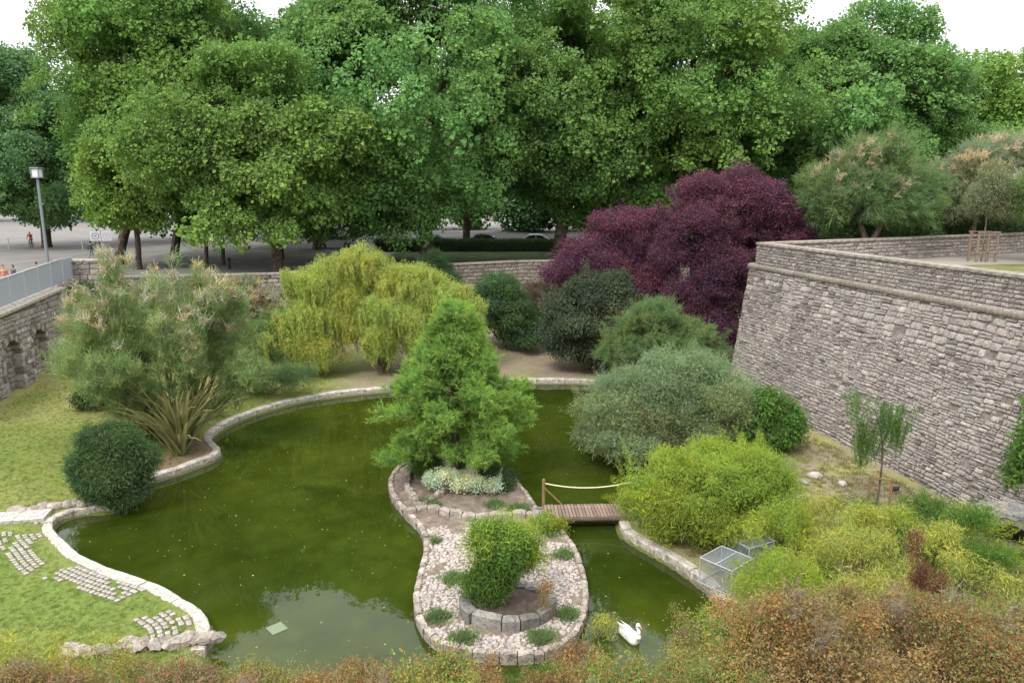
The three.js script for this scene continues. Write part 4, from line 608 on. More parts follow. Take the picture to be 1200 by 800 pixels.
smallTamarisk('tamarisk with a forked twisted trunk beside the terrace lamp post', [22.0, -46.0], [[-1.6, 4.6, 0, 1.7, 1.5, 1.6], [0.6, 5.4, 0, 1.9, 1.5, 1.7], [-0.4, 3.6, 0.4, 2.3, 1.4, 1.8], [2.0, 4.0, 0.2, 1.6, 1.4, 1.5], [-2.6, 3.4, 0, 1.2, 1.2, 1.2], [2.2, 2.9, 0.3, 1.3, 1.0, 1.2]], 361, [[[0, -0.3, 0], [-0.25, 1.2, 0], [-0.8, 2.5, 0], [-1.2, 3.6, 0]], [[0.05, -0.3, 0], [0.35, 1.3, 0], [0.9, 2.4, 0], [1.5, 3.6, 0]]]);
smallTamarisk('grey-green tamarisk with a stout mossy trunk beside the staked sapling', [30.5, -49.5], [[1.2, 5.6, 0, 2.1, 1.6, 1.8], [-0.9, 4.8, 0, 1.6, 1.3, 1.5], [3.4, 5.2, 0, 1.8, 1.5, 1.6], [0.8, 4.0, 0.3, 2.2, 1.2, 1.7], [-1.6, 3.5, 0, 1.2, 1.1, 1.2], [3.6, 3.6, 0, 1.7, 1.3, 1.5]], 364, [[[0, -0.3, 0], [0, 1.2, 0], [0.15, 2.4, 0], [0.8, 3.8, 0]]]);
smallTamarisk('dark-trunked tamarisk on the terrace grass beyond the sapling guard', [30.2, -43.0], [[1.5, 4.4, 0, 1.8, 1.4, 1.6], [0.2, 3.9, 0, 1.4, 1.1, 1.4], [2.6, 3.4, 0, 1.6, 1.2, 1.4]], 367, [[[0, -0.3, 0], [-0.1, 1.1, 0], [0.4, 2.4, 0], [1.0, 3.6, 0]]]);
// ---- lawn planting
function flax(label, [x, z], h, n, seed) {
  const t = thing('flax_plant', label, 'plant', gy(x, z)), r = rngOf(seed), mats = [leafMat([0.3, 0.28, 0.1]), leafMat([0.2, 0.23, 0.07]), leafMat([0.42, 0.37, 0.17]), leafMat([0.2, 0.12, 0.07])], shapes = [];
  for (let v = 0; v < 9; v++) { const dr = 0.02 + 0.16 * r() * r(); const b = new Leaves(); let q = V(0, 0, 0), d = V(0, 1, 0.12).normalize(), w = 0.02; const seg = 6; for (let s = 0; s < seg; s++) { d = d.clone().add(V(0, -dr * (s + 1) * 0.25, dr * (s + 1) * 0.5)).normalize(); const q2 = q.clone().addScaledVector(d, 1 / seg), w2 = s === seg - 1 ? 0.002 : 0.02 * (s < 3 ? 1.15 : 1.15 - 0.22 * (s - 2)); const up = d.clone().cross(V(1, 0, 0)).normalize().multiplyScalar(w * 0.3); for (const sd of [-1, 1]) { const k = [1, 1, 1]; const e1 = q.clone().add(V(sd * w, 0, 0)).add(up), e2 = q2.clone().add(V(sd * w2, 0, 0)).add(up); b.tri(q, e1, e2, k); b.tri(q, e2, q2, k); } q = q2; w = w2; } shapes.push(b.build()); }
  for (let i = 0; i < n; i++) { const m = part('leaf', shapes[i % 9], mats[Math.floor(r() * r() * 4)], t), s = h * (0.55 + 0.5 * r()); m.scale.set(s * 0.85, s, s); m.position.set(jitter(r, 0.28), -0.05, jitter(r, 0.28)); m.rotation.set(0, r() * 6.28, 0); m.rotateX(0.03 + 0.5 * Math.pow(r(), 1.3)); }
}
flax('tall spiky flax plant with bronze-striped sword leaves on the bare soil by the kerb', [-13.9, -29.4], 4.0, 130, 371);
flax('smaller spiky flax plant behind the rounded dark green bush', [-15.9, -30.3], 3.2, 95, 372);
shrub('round_bush', 'rounded dense dark green bush overhanging the corner of the pond', 'bush', gy(-14.0, -24.6), [[0, 1.35, 0, 1.05, 1.1, 1.0], [0.15, 0.7, 0.1, 1.12, 0.75, 1.0], [-0.25, 1.7, 0, 0.75, 0.75, 0.75], [0.3, 1.95, 0, 0.6, 0.7, 0.6], [-0.55, 2.0, 0.1, 0.35, 0.5, 0.35], [0.75, 1.5, 0.2, 0.4, 0.55, 0.4], [-0.85, 1.1, 0.3, 0.35, 0.6, 0.35]], { geo: clumps.willowy, m: L.round, n: 1900, seed: 375, opts: { shell: 0.55, up: 0.6, under: 0.9 } });
shrub('low_bush', 'low dark bush on the lawn in the shade of the big tamarisk', 'bush', gy(-20.2, -36), [[0, 0.9, 0, 1.0, 0.8, 0.9], [0.9, 0.7, 0, 0.9, 0.7, 0.8], [-0.7, 0.6, 0.2, 0.8, 0.6, 0.7]], { geo: clumps.laurel, m: L.round, n: 420, seed: 379 });
shrub('low_bush', 'grey-green low bush under the branches of the tamarisk', 'bush', gy(-12.9, -38.4), [[0, 0.9, 0, 1.3, 0.8, 1], [1.4, 0.8, 0, 1.1, 0.8, 0.9], [-1.2, 0.7, 0, 1.0, 0.7, 0.8]], { geo: clumps.small, m: L.sageGreen, n: 700, seed: 383 });
shrub('wall_creeper', 'leafy green bush growing out of the ramp wall beside the drainpipe', 'bush', [-28.0, 3.2, -48.3], [[0.2, 0.7, 0, 0.9, 1.0, 0.8], [0.7, 0.0, 0.2, 0.8, 0.8, 0.6], [-0.3, 1.2, 0, 0.7, 0.6, 0.6]], { geo: clumps.laurel, m: L.round, n: 320, seed: 387, opts: { ground: -2 } });
shrub('scrub', 'dry scrubby shrub at the foot of the stone end wall', 'shrub', gy(-25.2, -48.2), [[0, 1.6, 0, 1.7, 1.3, 1.2], [2.0, 1.3, -0.5, 1.6, 1.1, 1.2], [-1.4, 1.0, 0, 1.3, 1.0, 1.1], [4.2, 1.5, -1, 1.8, 1.3, 1.2]], { geo: clumps.fine, m: L.tamariskGrey, n: 900, seed: 391, extra: [{ name: 'blossom', geo: clumps.blossom, m: L.blossom, n: 160, seed: 2, opts: { shell: 0.9, under: 0 } }] });
shrub('scrub', 'pinkish flowering scrub along the moat wall behind the tamarisk', 'shrub', gy(-19.5, -51), [[0, 2.4, 0, 2.0, 1.6, 1.2], [2.6, 2.0, -0.5, 1.8, 1.3, 1.2], [-2.2, 1.8, 0, 1.6, 1.2, 1.1]], { geo: clumps.fine, m: L.tamariskGrey, n: 800, seed: 395, extra: [{ name: 'blossom', geo: clumps.blossom, m: L.blossom, n: 240, seed: 2, opts: { shell: 0.9, under: 0 } }] });
// ---- island planting
{
  const t = thing('swamp_cypress', 'bright green feathery conifer growing at the head of the island', 'tree', [-2.15, 0.2, -27.0]), r = rngOf(401), H = 6.75, gs = [], pts = [];
  part('trunk', [taper([[0.05, -0.2, 0], [0, 0.6, 0], [0.08, 3, 0], [0, H - 0.4, 0]], [0.17, 0.12, 0.09, 0.015], 8)], M.bark, t);
  for (let i = 0; i < 92; i++) {
    const u = Math.pow((i + 0.5) / 92, 0.8), h = lerp(0.7, H - 0.25, u), prof = u < 0.3 ? lerp(2.75, 2.85, u / 0.3) : lerp(2.85, 0.2, Math.pow((u - 0.3) / 0.7, 0.78)), a = i * 2.4 + jitter(r, 0.4), R = prof * (0.72 + 0.36 * r()), end = V(Math.cos(a) * R, h + R * (0.1 + 0.2 * r()) - (u < 0.25 ? 0.35 : 0.05), Math.sin(a) * R), b = V(0, h - 0.1, 0), mid = b.clone().lerp(end, 0.5).add(V(0, 0.18, 0));
    gs.push(taper([b, mid, end], [0.035 * (1.2 - u), 0.02, 0.006], 4));
    const k = Math.round(7 + R * 15); for (let j = 0; j < k; j++) { const s = 0.25 + 0.8 * Math.pow(r(), 0.75), p = s < 0.5 ? b.clone().lerp(mid, s * 2) : mid.clone().lerp(end, (s - 0.5) * 2); p.add(V(jitter(r, 0.32), jitter(r, 0.14) + 0.05, jitter(r, 0.32))); const d = V(Math.cos(a), 0.55, Math.sin(a)).add(onSphere(r).multiplyScalar(0.7)).normalize(); pts.push({ p, d, a: r() * 6, s: 0.7 + 0.55 * r(), c: shade(r, 0.16) }); }
  }
  part('branches', gs, M.bark, t); foliage('crown', clumps.cypress, L.cypress, pts, t);
}
shrub('variegated_bush', 'low creamy white variegated bush below the feathery conifer', 'bush', [-1.9, 0.22, -25.6], [[-0.55, 0.5, 0, 0.55, 0.32, 0.42], [0.1, 0.42, 0.1, 0.6, 0.3, 0.4], [0.75, 0.3, 0.25, 0.5, 0.22, 0.32], [-0.9, 0.4, 0, 0.4, 0.25, 0.35], [1.15, 0.28, 0.3, 0.32, 0.2, 0.26], [0.35, 0.62, 0, 0.16, 0.3, 0.16]], { geo: clumps.white, m: L.white, n: 340, seed: 411, opts: { shell: 0.6, up: 0.8 } });
shrub('low_bush', 'small fresh green bush at the foot of the feathery conifer', 'bush', [-3.6, 0.22, -27.3], [[0, 0.45, 0, 0.55, 0.4, 0.5], [0.4, 0.35, 0.2, 0.45, 0.3, 0.4]], { geo: clumps.small, m: L.bright, n: 240, seed: 415 });
shrub('ground_cover', 'patch of dark creeping green cover behind the creamy bush', 'plant', [-0.7, 0.2, -26.6], [[0, 0.15, 0, 1.0, 0.22, 0.9], [-0.9, 0.12, -0.8, 0.9, 0.2, 0.7], [0.3, 0.1, 0.7, 0.5, 0.18, 0.4]], { geo: clumps.small, m: L.round, n: 380, seed: 419, stems: 3 });
shrub('bamboo_clump', 'bushy bright green bamboo clump inside the ring of grey stones', 'bamboo', [-0.35, 0.45, -17.85], [[0, 0.9, 0.15, 0.62, 0.75, 0.5], [-0.25, 0.5, 0.2, 0.55, 0.5, 0.42], [0.15, 1.45, 0, 0.75, 0.55, 0.6]], { geo: clumps.bamboo, m: L.bambooDeep, n: 460, seed: 423, stems: 14, stemM: M.greenStem, stemR: 0.012, opts: { up: 0.3, smin: 0.6, smax: 1.05 }, extra: [{ name: 'fresh_foliage', geo: clumps.bamboo2, m: L.bamboo, n: 360, seed: 3, lobes: [[0.1, 1.75, -0.1, 0.95, 0.5, 0.75], [0.65, 1.2, -0.1, 0.75, 0.65, 0.6], [-0.5, 1.5, 0, 0.5, 0.5, 0.5]], opts: { up: 0.3, smin: 0.6, smax: 1.1, shell: 0.3 } }] });
// ---- bank on the bastion side
shrub('willow_shrub', 'broad grey-green willow shrub leaning over the water beyond the footbridge', 'shrub', gy(6.2, -29.4), [[0, 2.6, 0, 2.4, 1.4, 1.8], [-1.9, 1.6, 0.3, 1.8, 1.3, 1.4], [1.6, 2.2, 0.2, 1.8, 1.4, 1.5], [0, 1.3, 0.8, 2.2, 1.2, 1.2], [-2.2, 0.7, 0.3, 1.2, 0.8, 1.0], [-1.4, 0.7, 1.4, 1.2, 0.7, 0.9], [2.4, 1.2, 0.4, 1.5, 1.1, 1.1], [0.6, 3.2, -0.3, 1.4, 0.9, 1.2]], { geo: clumps.willowy, m: L.sage, n: 3400, seed: 431, stemR: 0.05, opts: { shell: 0.55, up: 0.6 } });
shrub('willow_shrub', 'taller feathery green shrub rising behind the broad grey-green willow shrub', 'shrub', gy(7.2, -35.6), [[-0.4, 4.0, 0, 1.5, 1.5, 1.3], [0.6, 3.0, 0.2, 1.8, 1.4, 1.5], [-1.3, 2.8, 0.2, 1.4, 1.3, 1.2], [0.2, 1.6, 0.4, 2.0, 1.3, 1.4], [1.8, 2.3, 0, 1.3, 1.3, 1.2]], { geo: clumps.fine, m: L.sageGreen, n: 1900, seed: 435, stemR: 0.05, opts: { shell: 0.5 } });
shrub('bright_shrub', 'vivid green leafy shrub against the foot of the bastion wall', 'shrub', gy(10.1, -29.2), [[0, 1.5, 0, 1.15, 0.9, 1.0], [0.7, 0.9, 0.3, 0.9, 0.8, 0.8], [-0.6, 1.1, 0.2, 0.9, 0.8, 0.8], [0.3, 0.6, 0.7, 0.9, 0.6, 0.6]], { geo: clumps.laurel, m: L.bright, n: 620, seed: 439 });
shrub('bamboo_mound', 'dense yellow-green mound of bamboo beside the footbridge', 'bamboo', gy(6.3, -21.9), [[0, 1.7, 0, 1.7, 1.1, 1.4], [-1.5, 1.1, 0.2, 1.2, 1.0, 1.1], [1.4, 1.5, 0, 1.4, 1.0, 1.2], [-0.4, 1.0, 0.9, 1.5, 0.9, 0.9], [1.3, 0.8, 0.8, 1.4, 0.8, 0.8], [-1.2, 2.0, -0.4, 0.9, 0.6, 0.8], [0.9, 2.2, -0.3, 1.1, 0.6, 0.9]], { geo: clumps.bamboo, m: L.bamboo, n: 2300, seed: 443, stems: 22, stemM: M.greenStem, stemR: 0.012, opts: { up: 0.5, shell: 0.6, smin: 0.6, smax: 1.05 } });
{ // young willow tied to a wooden stake
  const [x, y, z] = gy(12.25, -23.4), t = thing('young_willow', 'young weeping willow with a thin stem in front of the bastion wall', 'tree', [x, y, z]), lb = [[-0.85, 3.85, 0, 0.55, 0.2, 0.45], [0.15, 3.5, 0.1, 0.7, 0.22, 0.6], [-0.35, 2.9, 0.1, 0.7, 0.25, 0.5], [0.55, 2.9, 0, 0.35, 0.2, 0.35], [-0.6, 2.4, 0.1, 0.45, 0.15, 0.4]];
  part('trunk', [taper([[0.05, -0.3, 0], [0.1, 1.4, 0], [0, 2.4, 0], [-0.3, 3.3, 0]], [0.04, 0.03, 0.024, 0.008], 6), taper([[0.05, 2.2, 0], [0.3, 2.9, 0]], [0.02, 0.006], 5)], M.greyBark, t);
  foliage('hanging_shoots', clumps.strand2, L.willow, scatter(lb, 130, 451, { hang: true, under: 0.3, shell: 0.3, smin: 0.55, smax: 1.25 }), t);
  const s = thing('tree_stake', 'low wooden cross stake holding the young weeping willow', 'stake', [x, y, z]);
  part('crossbar', metreUV(at(rbox(0.75, 0.07, 0.06, 0.01), 0.1, 0.95, 0.06, 0, -0.3)), M.postWood, s); for (const o of [-0.22, 0.42]) part('stake', metreUV(at(rbox(0.06, 1.15, 0.06, 0.01), o, 0.45, 0.02 + o * 0.3)), M.postWood, s);
}
const thicket = [[7.7, -18.6, 2.0], [8.6, -17.2, 2.3], [9.9, -18.2, 2.1], [9.3, -15.6, 2.5], [11.2, -16.8, 2.2], [12.2, -18.2, 1.8], [11.4, -14.4, 2.4], [13.6, -16.0, 1.5], [8.0, -14.4, 2.2], [10.2, -13.2, 2.2], [14.9, -17.2, 1.0], [13.6, -13.6, 2.1], [7.0, -16.6, 1.8], [9.4, -20.2, 1.3], [11.3, -20.0, 1.4], [15.2, -14.8, 1.6]];
thicket.forEach(([x, z, h], i) => {
  const r = rngOf(460 + i), lb = []; for (let k = 0; k < 6; k++) lb.push([jitter(r, 1.0), h * (0.3 + 0.65 * r()), jitter(r, 0.9), 0.6, 0.42, 0.55]);
  shrub('young_bamboo', 'loose yellow-green young bamboo with thin canes on the bank below the bastion wall', 'bamboo', gy(x, z), lb, { geo: clumps.bamboo2, m: [L.bamboo, L.bambooDry, L.bamboo, L.bambooDry, L.bambooDeep][i % 5], n: 330, seed: 461 + i * 3, stems: 16, stemM: M.greenStem, stemR: 0.011, opts: { up: 0.3, shell: 0.05, smin: 0.55, smax: 1.15, holes: 0.3 }, group: 'young bamboo of the bank' });
});
shrub('young_bamboo', 'bamboo shoots arching over the water by the swan', 'bamboo', gy(5.7, -15.6), [[-0.2, 1.5, 0, 0.5, 0.7, 0.5], [-0.6, 0.9, 0.2, 0.6, 0.5, 0.5], [0.3, 2.2, -0.2, 0.4, 0.5, 0.4], [-0.1, 2.9, -0.2, 0.3, 0.4, 0.3], [-1.2, 1.0, 0.3, 0.5, 0.3, 0.4]], { geo: clumps.bamboo2, m: L.bamboo, n: 190, seed: 521, stems: 16, stemM: M.greenStem, stemR: 0.01, opts: { up: 0.3, shell: 0.2, smin: 0.6, smax: 1.0 } });
[[-6.6, -9.2], [-6.05, -9.5], [-7.1, -9.0]].forEach(([x, z], i) => shrub('young_bamboo', 'yellow-green bamboo sprays among the russet hedge beside the lawn tip', 'bamboo', [x, 11 + 0.67 * z - 1.1, z], [[0, 0.9, 0, 0.45, 0.4, 0.4], [0.3, 0.6, 0, 0.4, 0.4, 0.4], [-0.3, 0.5, 0.1, 0.4, 0.4, 0.4]], { geo: clumps.bamboo2, m: L.bambooDry, n: 110, seed: 533 + i * 3, stems: 9, stemM: M.greenStem, stemR: 0.006, opts: { up: 0.4, shell: 0.1, smin: 0.35, smax: 0.6, ground: -1 }, group: 'bamboo sprays in the hedge' }));
shrub('water_reed', 'small tuft of reedy leaves standing in the water beside the swan', 'plant', [2.2, -0.1, -16.9], [[0, 0.35, 0, 0.35, 0.3, 0.3], [0.3, 0.25, 0, 0.3, 0.2, 0.25]], { geo: clumps.bamboo2, m: L.bambooDry, n: 46, seed: 525, stems: 8, stemM: M.greenStem, stemR: 0.007, opts: { up: 0.6, smin: 0.5, smax: 0.9 } });
shrub('wall_bush', 'leafy green branch hanging by the bastion wall above the stone shelter', 'bush', [16.3, 0.8, -21.9], [[0, 2.3, 0, 0.6, 0.8, 0.6], [0.3, 3.4, 0, 0.5, 0.6, 0.5], [-0.1, 1.4, 0, 0.5, 0.5, 0.5]], { geo: clumps.laurel, m: L.bright, n: 150, seed: 529 });
// ---- russet hedge on the bank below the viewpoint
{
  const r = rngOf(541), spots = []; for (let row = 0; row < 3; row++) for (let i = 0; i < 11; i++) spots.push([-7.6 + i * 1.6 + (row % 2) * 0.8 + jitter(r, 0.2), -9.9 + row * 1.3 + jitter(r, 0.15)]);
  spots.forEach(([x, z], i) => {
    const R = rngOf(545 + i), lb = [], right = sstep(1.6, 4.6, x * (9.5 / -z)), y = landY(x, z), top = 11 + lerp(0.705, 0.6, right) * z - 0.2 + jitter(R, 0.12), h = Math.max(0.9, top - y);
    for (let k = 0; k < 8; k++) lb.push([jitter(R, 0.75), h - 0.3 - 0.75 * R(), jitter(R, 0.6), 0.48, 0.4, 0.48]);
    shrub('russet_shrub', 'russet and green small-leaved shrub in the hedge on the steep bank', 'shrub', [x, y, z], lb, { geo: clumps.abelia[i % 2], m: [L.abelia, L.abeliaGreen, L.abeliaGreen, L.abeliaDull, L.abelia][Math.floor(R() * 5)], n: 700, seed: 600 + i * 3, stems: 34, stemM: M.dryStem, stemR: 0.008, opts: { shell: 0.25, up: 0.5, smin: 0.7, smax: 1.25, ground: -1, holes: 0.45 }, extra: [{ name: 'bare_twigs', geo: clumps.fine, m: L.twigs, n: 10, seed: 4, opts: { shell: 0.3, up: 1.2, smin: 0.4, smax: 0.75, ground: -1, under: 0 } }], group: 'russet hedge shrubs on the bank' });
  });
  [[2.9, -8.6, 0.6], [0.2, -9.3, 0.35], [4.2, -9.2, 0.4]].forEach(([x, z, h], i) => shrub('green_shrub', ['dark green leafy shoot in the middle of the russet hedge', 'small green shoot at the hedge edge below the planter ring', 'leafy green shoot beside the rust-brown seed spike'][i], 'shrub', [x, 11 + (x > 1 ? 0.6 : 0.7) * z - 0.7, z], [[0, 0.25, 0.1, 0.35, 0.3, 0.3], [0.25, 0.4, 0.1, 0.3, 0.25, 0.25]], { geo: clumps.small, m: L.bright, n: 70, seed: 590 + i * 3, opts: { ground: -1, smin: 0.5, smax: 0.8 } }));
}
// ------------------------------------------------------------------ clipped hedge, terrace and plaza furniture
{
  const t = thing('clipped_hedge', 'long dark clipped hedge along the lawn strip in front of the parked cars', 'hedge', [0, PL, -82]), r = rngOf(701), pts = [];
  part('hedge_core', metreUV(at(rbox(46, 1.0, 0.9, 0.15), 8, 0.5, 0)), mat([0.07, 0.11, 0.035]), t);
  for (let i = 0; i < 2200; i++) { const f = r(), x = -15 + 46 * r(); pts.push({ p: f < 0.55 ? V(x, r() * 1.1, 0.55) : V(x, 1.12, jitter(r, 0.5)), d: f < 0.55 ? V(0, 0.4, 1).normalize() : V(0, 1, 0), a: r() * 6, s: 0.8 + 0.4 * r(), c: shade(r, 0.2) }); }
  foliage('foliage', clumps.laurel, leafMat([0.07, 0.12, 0.035]), pts, t);
  const t2 = thing('clipped_hedge', 'dark evergreen hedge behind the coping of the flank parapet', 'hedge', [0, 0, 0]), p2 = [];
  const a = parC.clone().addScaledVector(f2, 8).add(V(-1, 0, -2)), b = parC.clone().addScaledVector(f2, 52).add(V(-1, 0, -2));
  for (let i = 0; i < 3400; i++) { const q = a.clone().lerp(b, r()); p2.push({ p: V(q.x + jitter(r, 0.7), 5.2 + 5.4 * r() - 0.6 * r(), q.z + jitter(r, 0.8)), d: V(jitter(r, 0.6), 1, 0.6).normalize(), a: r() * 6, s: 1.1 + 0.7 * r(), c: shade(r, 0.25) }); }
  const g = new THREE.BoxGeometry(a.distanceTo(b), 5.5, 0.8); at(g, (a.x + b.x) / 2, 7.0, (a.z + b.z) / 2 - 0.2, 0, Math.atan2(-f2.z, f2.x)); part('hedge_core', metreUV(g), mat([0.07, 0.12, 0.035]), t2);
  foliage('foliage', clumps.laurel, L.round, p2, t2);
}
function lampPost(label, [x, y, z], h, m, head) {
  const t = thing('street_lamp', label, 'lamp', [x, y, z]);
  part('post', lathe([[0, 0], [0.14, 0], [0.14, 0.9], [0.1, 1.0], [0.075, h], [0, h]], 12), m, t); part('base_plate', at(rbox(0.42, 0.04, 0.42, 0.01), 0, 0.02, 0), m, t);
  const hd = part('lamp_head', [at(rbox(0.56, 0.07, 0.56, 0.02), 0, h + 0.62, 0), at(rbox(0.5, 0.06, 0.5, 0.02), 0, h + 0.05, 0), ...[[-1, -1], [1, -1], [-1, 1], [1, 1]].map(([a, b]) => at(rbox(0.05, 0.54, 0.05, 0.01), a * 0.22, h + 0.33, b * 0.22))], m, t);
  part('lamp_glass', at(rbox(0.4, 0.5, 0.4, 0.02), 0, h + 0.335, 0), mat([0.6, 0.62, 0.64], { roughness: 0.25 }), hd); part('reflector', lathe([[0, h + 0.1], [0.09, h + 0.12], [0.12, h + 0.5], [0, h + 0.52]], 10), M.dark, hd);
}
lampPost('tall grey street lamp with a square lantern standing at the ramp railing', [-28.95, PL, -46.2], 7.2, M.metal);
lampPost('dark blue lamp post with a lantern rising through the forked tamarisk on the terrace', [22.1, 7, -47.6], 6.1, M.blueMetal);
{ // sapling in a wooden guard
  const t = thing('sapling_guard', 'square wooden guard of posts and rails around the sapling on the terrace', 'tree guard', [27.6, 7, -43.6]);
  for (const [a, b] of [[-0.55, -0.35], [0.55, -0.35], [-0.55, 0.4], [0.55, 0.4], [0, 0.45]]) part('post', metreUV(at(rbox(0.11, 1.75, 0.11, 0.015), a, 0.87, b)), M.wood, t);
  for (const b of [-0.35, 0.4]) for (const y of [1.72, 0.55]) part('rail', metreUV(at(rbox(1.3, 0.09, 0.05, 0.01), 0, y, b + (b > 0 ? 0.08 : -0.08))), M.wood, t);
  const s = thing('sapling', 'thin young tree held in the wooden guard on the terrace', 'tree', [27.6, 7, -43.6]), lb = [[0.1, 4.2, 0, 1.0, 0.9, 0.9], [-0.5, 3.6, 0, 0.7, 0.7, 0.7], [0.6, 3.4, 0.1, 0.8, 0.7, 0.7], [0.1, 5.1, 0, 0.6, 0.7, 0.6]];
  part('trunk', [taper([[0, -0.2, 0], [0.02, 1.5, 0], [0, 3, 0], [0.1, 4.6, 0]], [0.05, 0.045, 0.035, 0.01], 7)], M.paleBark, s); foliage('crown', clumps.willowy, L.tamariskGrey, scatter(lb, 420, 711, { shell: 0.3, smin: 0.9, smax: 1.4 }), s);
}
{ // twin signs
  const t = thing('traffic_sign', 'pair of square white signs with dark rings on one post above the moat wall', 'sign', [-31.4, PL, -57.0], 0.35);
  part('post', at(lathe([[0, 0], [0.04, 0], [0.04, 3.5], [0, 3.5]], 8), 0, 0, 0), M.metal, t);
  const face = (ring) => { const c = document.createElement('canvas'); c.width = c.height = 128; const k = c.getContext('2d'); k.fillStyle = '#b4b2b2'; k.fillRect(0, 0, 128, 128); k.strokeStyle = ring; k.lineWidth = 9; k.beginPath(); k.arc(64, 64, 44, 0, 7); k.stroke(); k.fillStyle = ring; k.fillRect(50, 52, 28, 20); const x = new THREE.CanvasTexture(c); x.colorSpace = THREE.SRGBColorSpace; return x; };
  [[-0.37, '#54565c'], [0.37, '#948f92']].forEach(([x, c], i) => { const p = part('sign_plate', at(rbox(0.7, 0.7, 0.025, 0.01), x, 3.1 - i * 0.02, 0.06), M.white, t); const f = new THREE.PlaneGeometry(0.66, 0.66).translate(x, 3.1 - i * 0.02, 0.078); part('sign_face', f, mat([1, 1, 1], { map: face(c), roughness: 0.5 }), p); });
}
function car(label, [x, z], turn, paint) {
  const t = thing('parked_car', label, 'car', [x, PL + 0.012, z], turn), s = new THREE.Shape(); s.moveTo(-2.1, 0.28); s.lineTo(-2.12, 0.75); s.quadraticCurveTo(-2.0, 0.92, -1.3, 0.98); s.lineTo(-0.6, 1.44); s.quadraticCurveTo(0.2, 1.54, 1.0, 1.44); s.lineTo(1.75, 0.98); s.quadraticCurveTo(2.1, 0.92, 2.1, 0.6); s.lineTo(2.08, 0.28); s.lineTo(1.72, 0.28); s.absarc(1.32, 0.3, 0.4, 0, Math.PI, false); s.lineTo(-0.92, 0.28); s.absarc(-1.32, 0.3, 0.4, 0, Math.PI, false); s.closePath();
  part('body', new THREE.ExtrudeGeometry(s, { depth: 1.54, bevelEnabled: true, bevelSize: 0.06, bevelThickness: 0.08, bevelSegments: 3, curveSegments: 8 }).translate(0, 0, -0.77), new THREE.MeshPhysicalMaterial({ color: rgb(paint), roughness: 0.35, clearcoat: 1 }), t);
  const gl = mat([0.03, 0.035, 0.04], { roughness: 0.08 });
  for (const sd of [-1, 1]) { const w = new THREE.Shape([[-1.02, 1.0], [-0.52, 1.38], [0.12, 1.43], [0.12, 1.0]].map((p) => new THREE.Vector2(...p))), w2 = new THREE.Shape([[0.2, 1.0], [0.2, 1.43], [0.95, 1.38], [1.5, 1.0]].map((p) => new THREE.Vector2(...p))); part('side_window', new THREE.ShapeGeometry(w).translate(0, 0, sd * 0.862), gl, t); part('side_window', new THREE.ShapeGeometry(w2).translate(0, 0, sd * 0.862), gl, t); part('headlight', at(rbox(0.08, 0.14, 0.34, 0.03), -2.13, 0.7, sd * 0.55), M.white, t); part('tail_light', at(rbox(0.08, 0.18, 0.26, 0.03), 2.13, 0.75, sd * 0.6), mat([0.3, 0.01, 0.01], { roughness: 0.3 }), t); }
  for (const wx of [-1.32, 1.32]) for (const sd of [-1, 1]) { const w = part('wheel', at(new THREE.TorusGeometry(0.24, 0.09, 10, 20), wx, 0.32, sd * 0.72), M.dark, t); part('rim', at(new THREE.CylinderGeometry(0.18, 0.18, 0.12, 14).rotateX(Math.PI / 2), wx, 0.32, sd * 0.74), M.rail, w); }
}
car('dark violet-blue car parked behind the forked plane tree', [-9.6, -86.2], 0.05, [0.045, 0.035, 0.14]);
car('white car parked beyond the hedge near the straight plane tree', [3.0, -88.4], 3.1, [0.65, 0.65, 0.65]);
car('silver car parked behind the purple trees across the hedge', [9.4, -87.6], 0.02, [0.35, 0.36, 0.38]);
car('dark grey car parked between the violet car and the white car', [-3.6, -88], 0.02, [0.06, 0.06, 0.07]);
car('white car parked under the trees beyond the round bollards', [-20.5, -86.5], 0.1, [0.6, 0.6, 0.6]);
for (const [x, z, lab] of [[-22.4, -72.5, 'short dark bollard on the plaza near the low plane tree'], [-24.0, -62.8, 'dark bollard just behind the moat wall by the scrub']]) { const b = thing('bollard', lab, 'bollard', [x, PL, z]); part('shaft', lathe([[0, 0], [0.13, 0], [0.11, 0.8], [0, 0.8]], 10), M.dark, b); part('cap', lathe([[0, 0.98], [0.1, 0.94], [0.14, 0.86], [0.12, 0.8], [0, 0.8]], 10), M.dark, b); }
for (const [x, z] of [[-62.5, -86], [-57.5, -85], [-53, -84.4], [-48.5, -84]]) { const b = thing('slim_post', 'slim pale post in the row across the open plaza', 'post', [x, PL, z], 0, 'slim posts across the plaza'); part('shaft', lathe([[0, 0], [0.06, 0], [0.05, 1.15], [0, 1.15]], 8), M.rail, b); part('cap', lathe([[0, 1.24], [0.07, 1.2], [0.07, 1.15], [0, 1.15]], 8), M.rail, b); }
for (const [x, z, s] of [[-26.9, -65.2, 1], [-25.9, -66.4, 2]]) planeTree('young_tree', s === 1 ? 'thin dark-stemmed young tree on the plaza above the pink scrub' : 'second thin young tree standing close to its twin on the plaza', [x, z], { top: 12.5, bottom: 7.2, R: 2.4, trunk: 0.16, seed: 720 + s * 5, n: 420, lobes: 9, size: 0.8 });
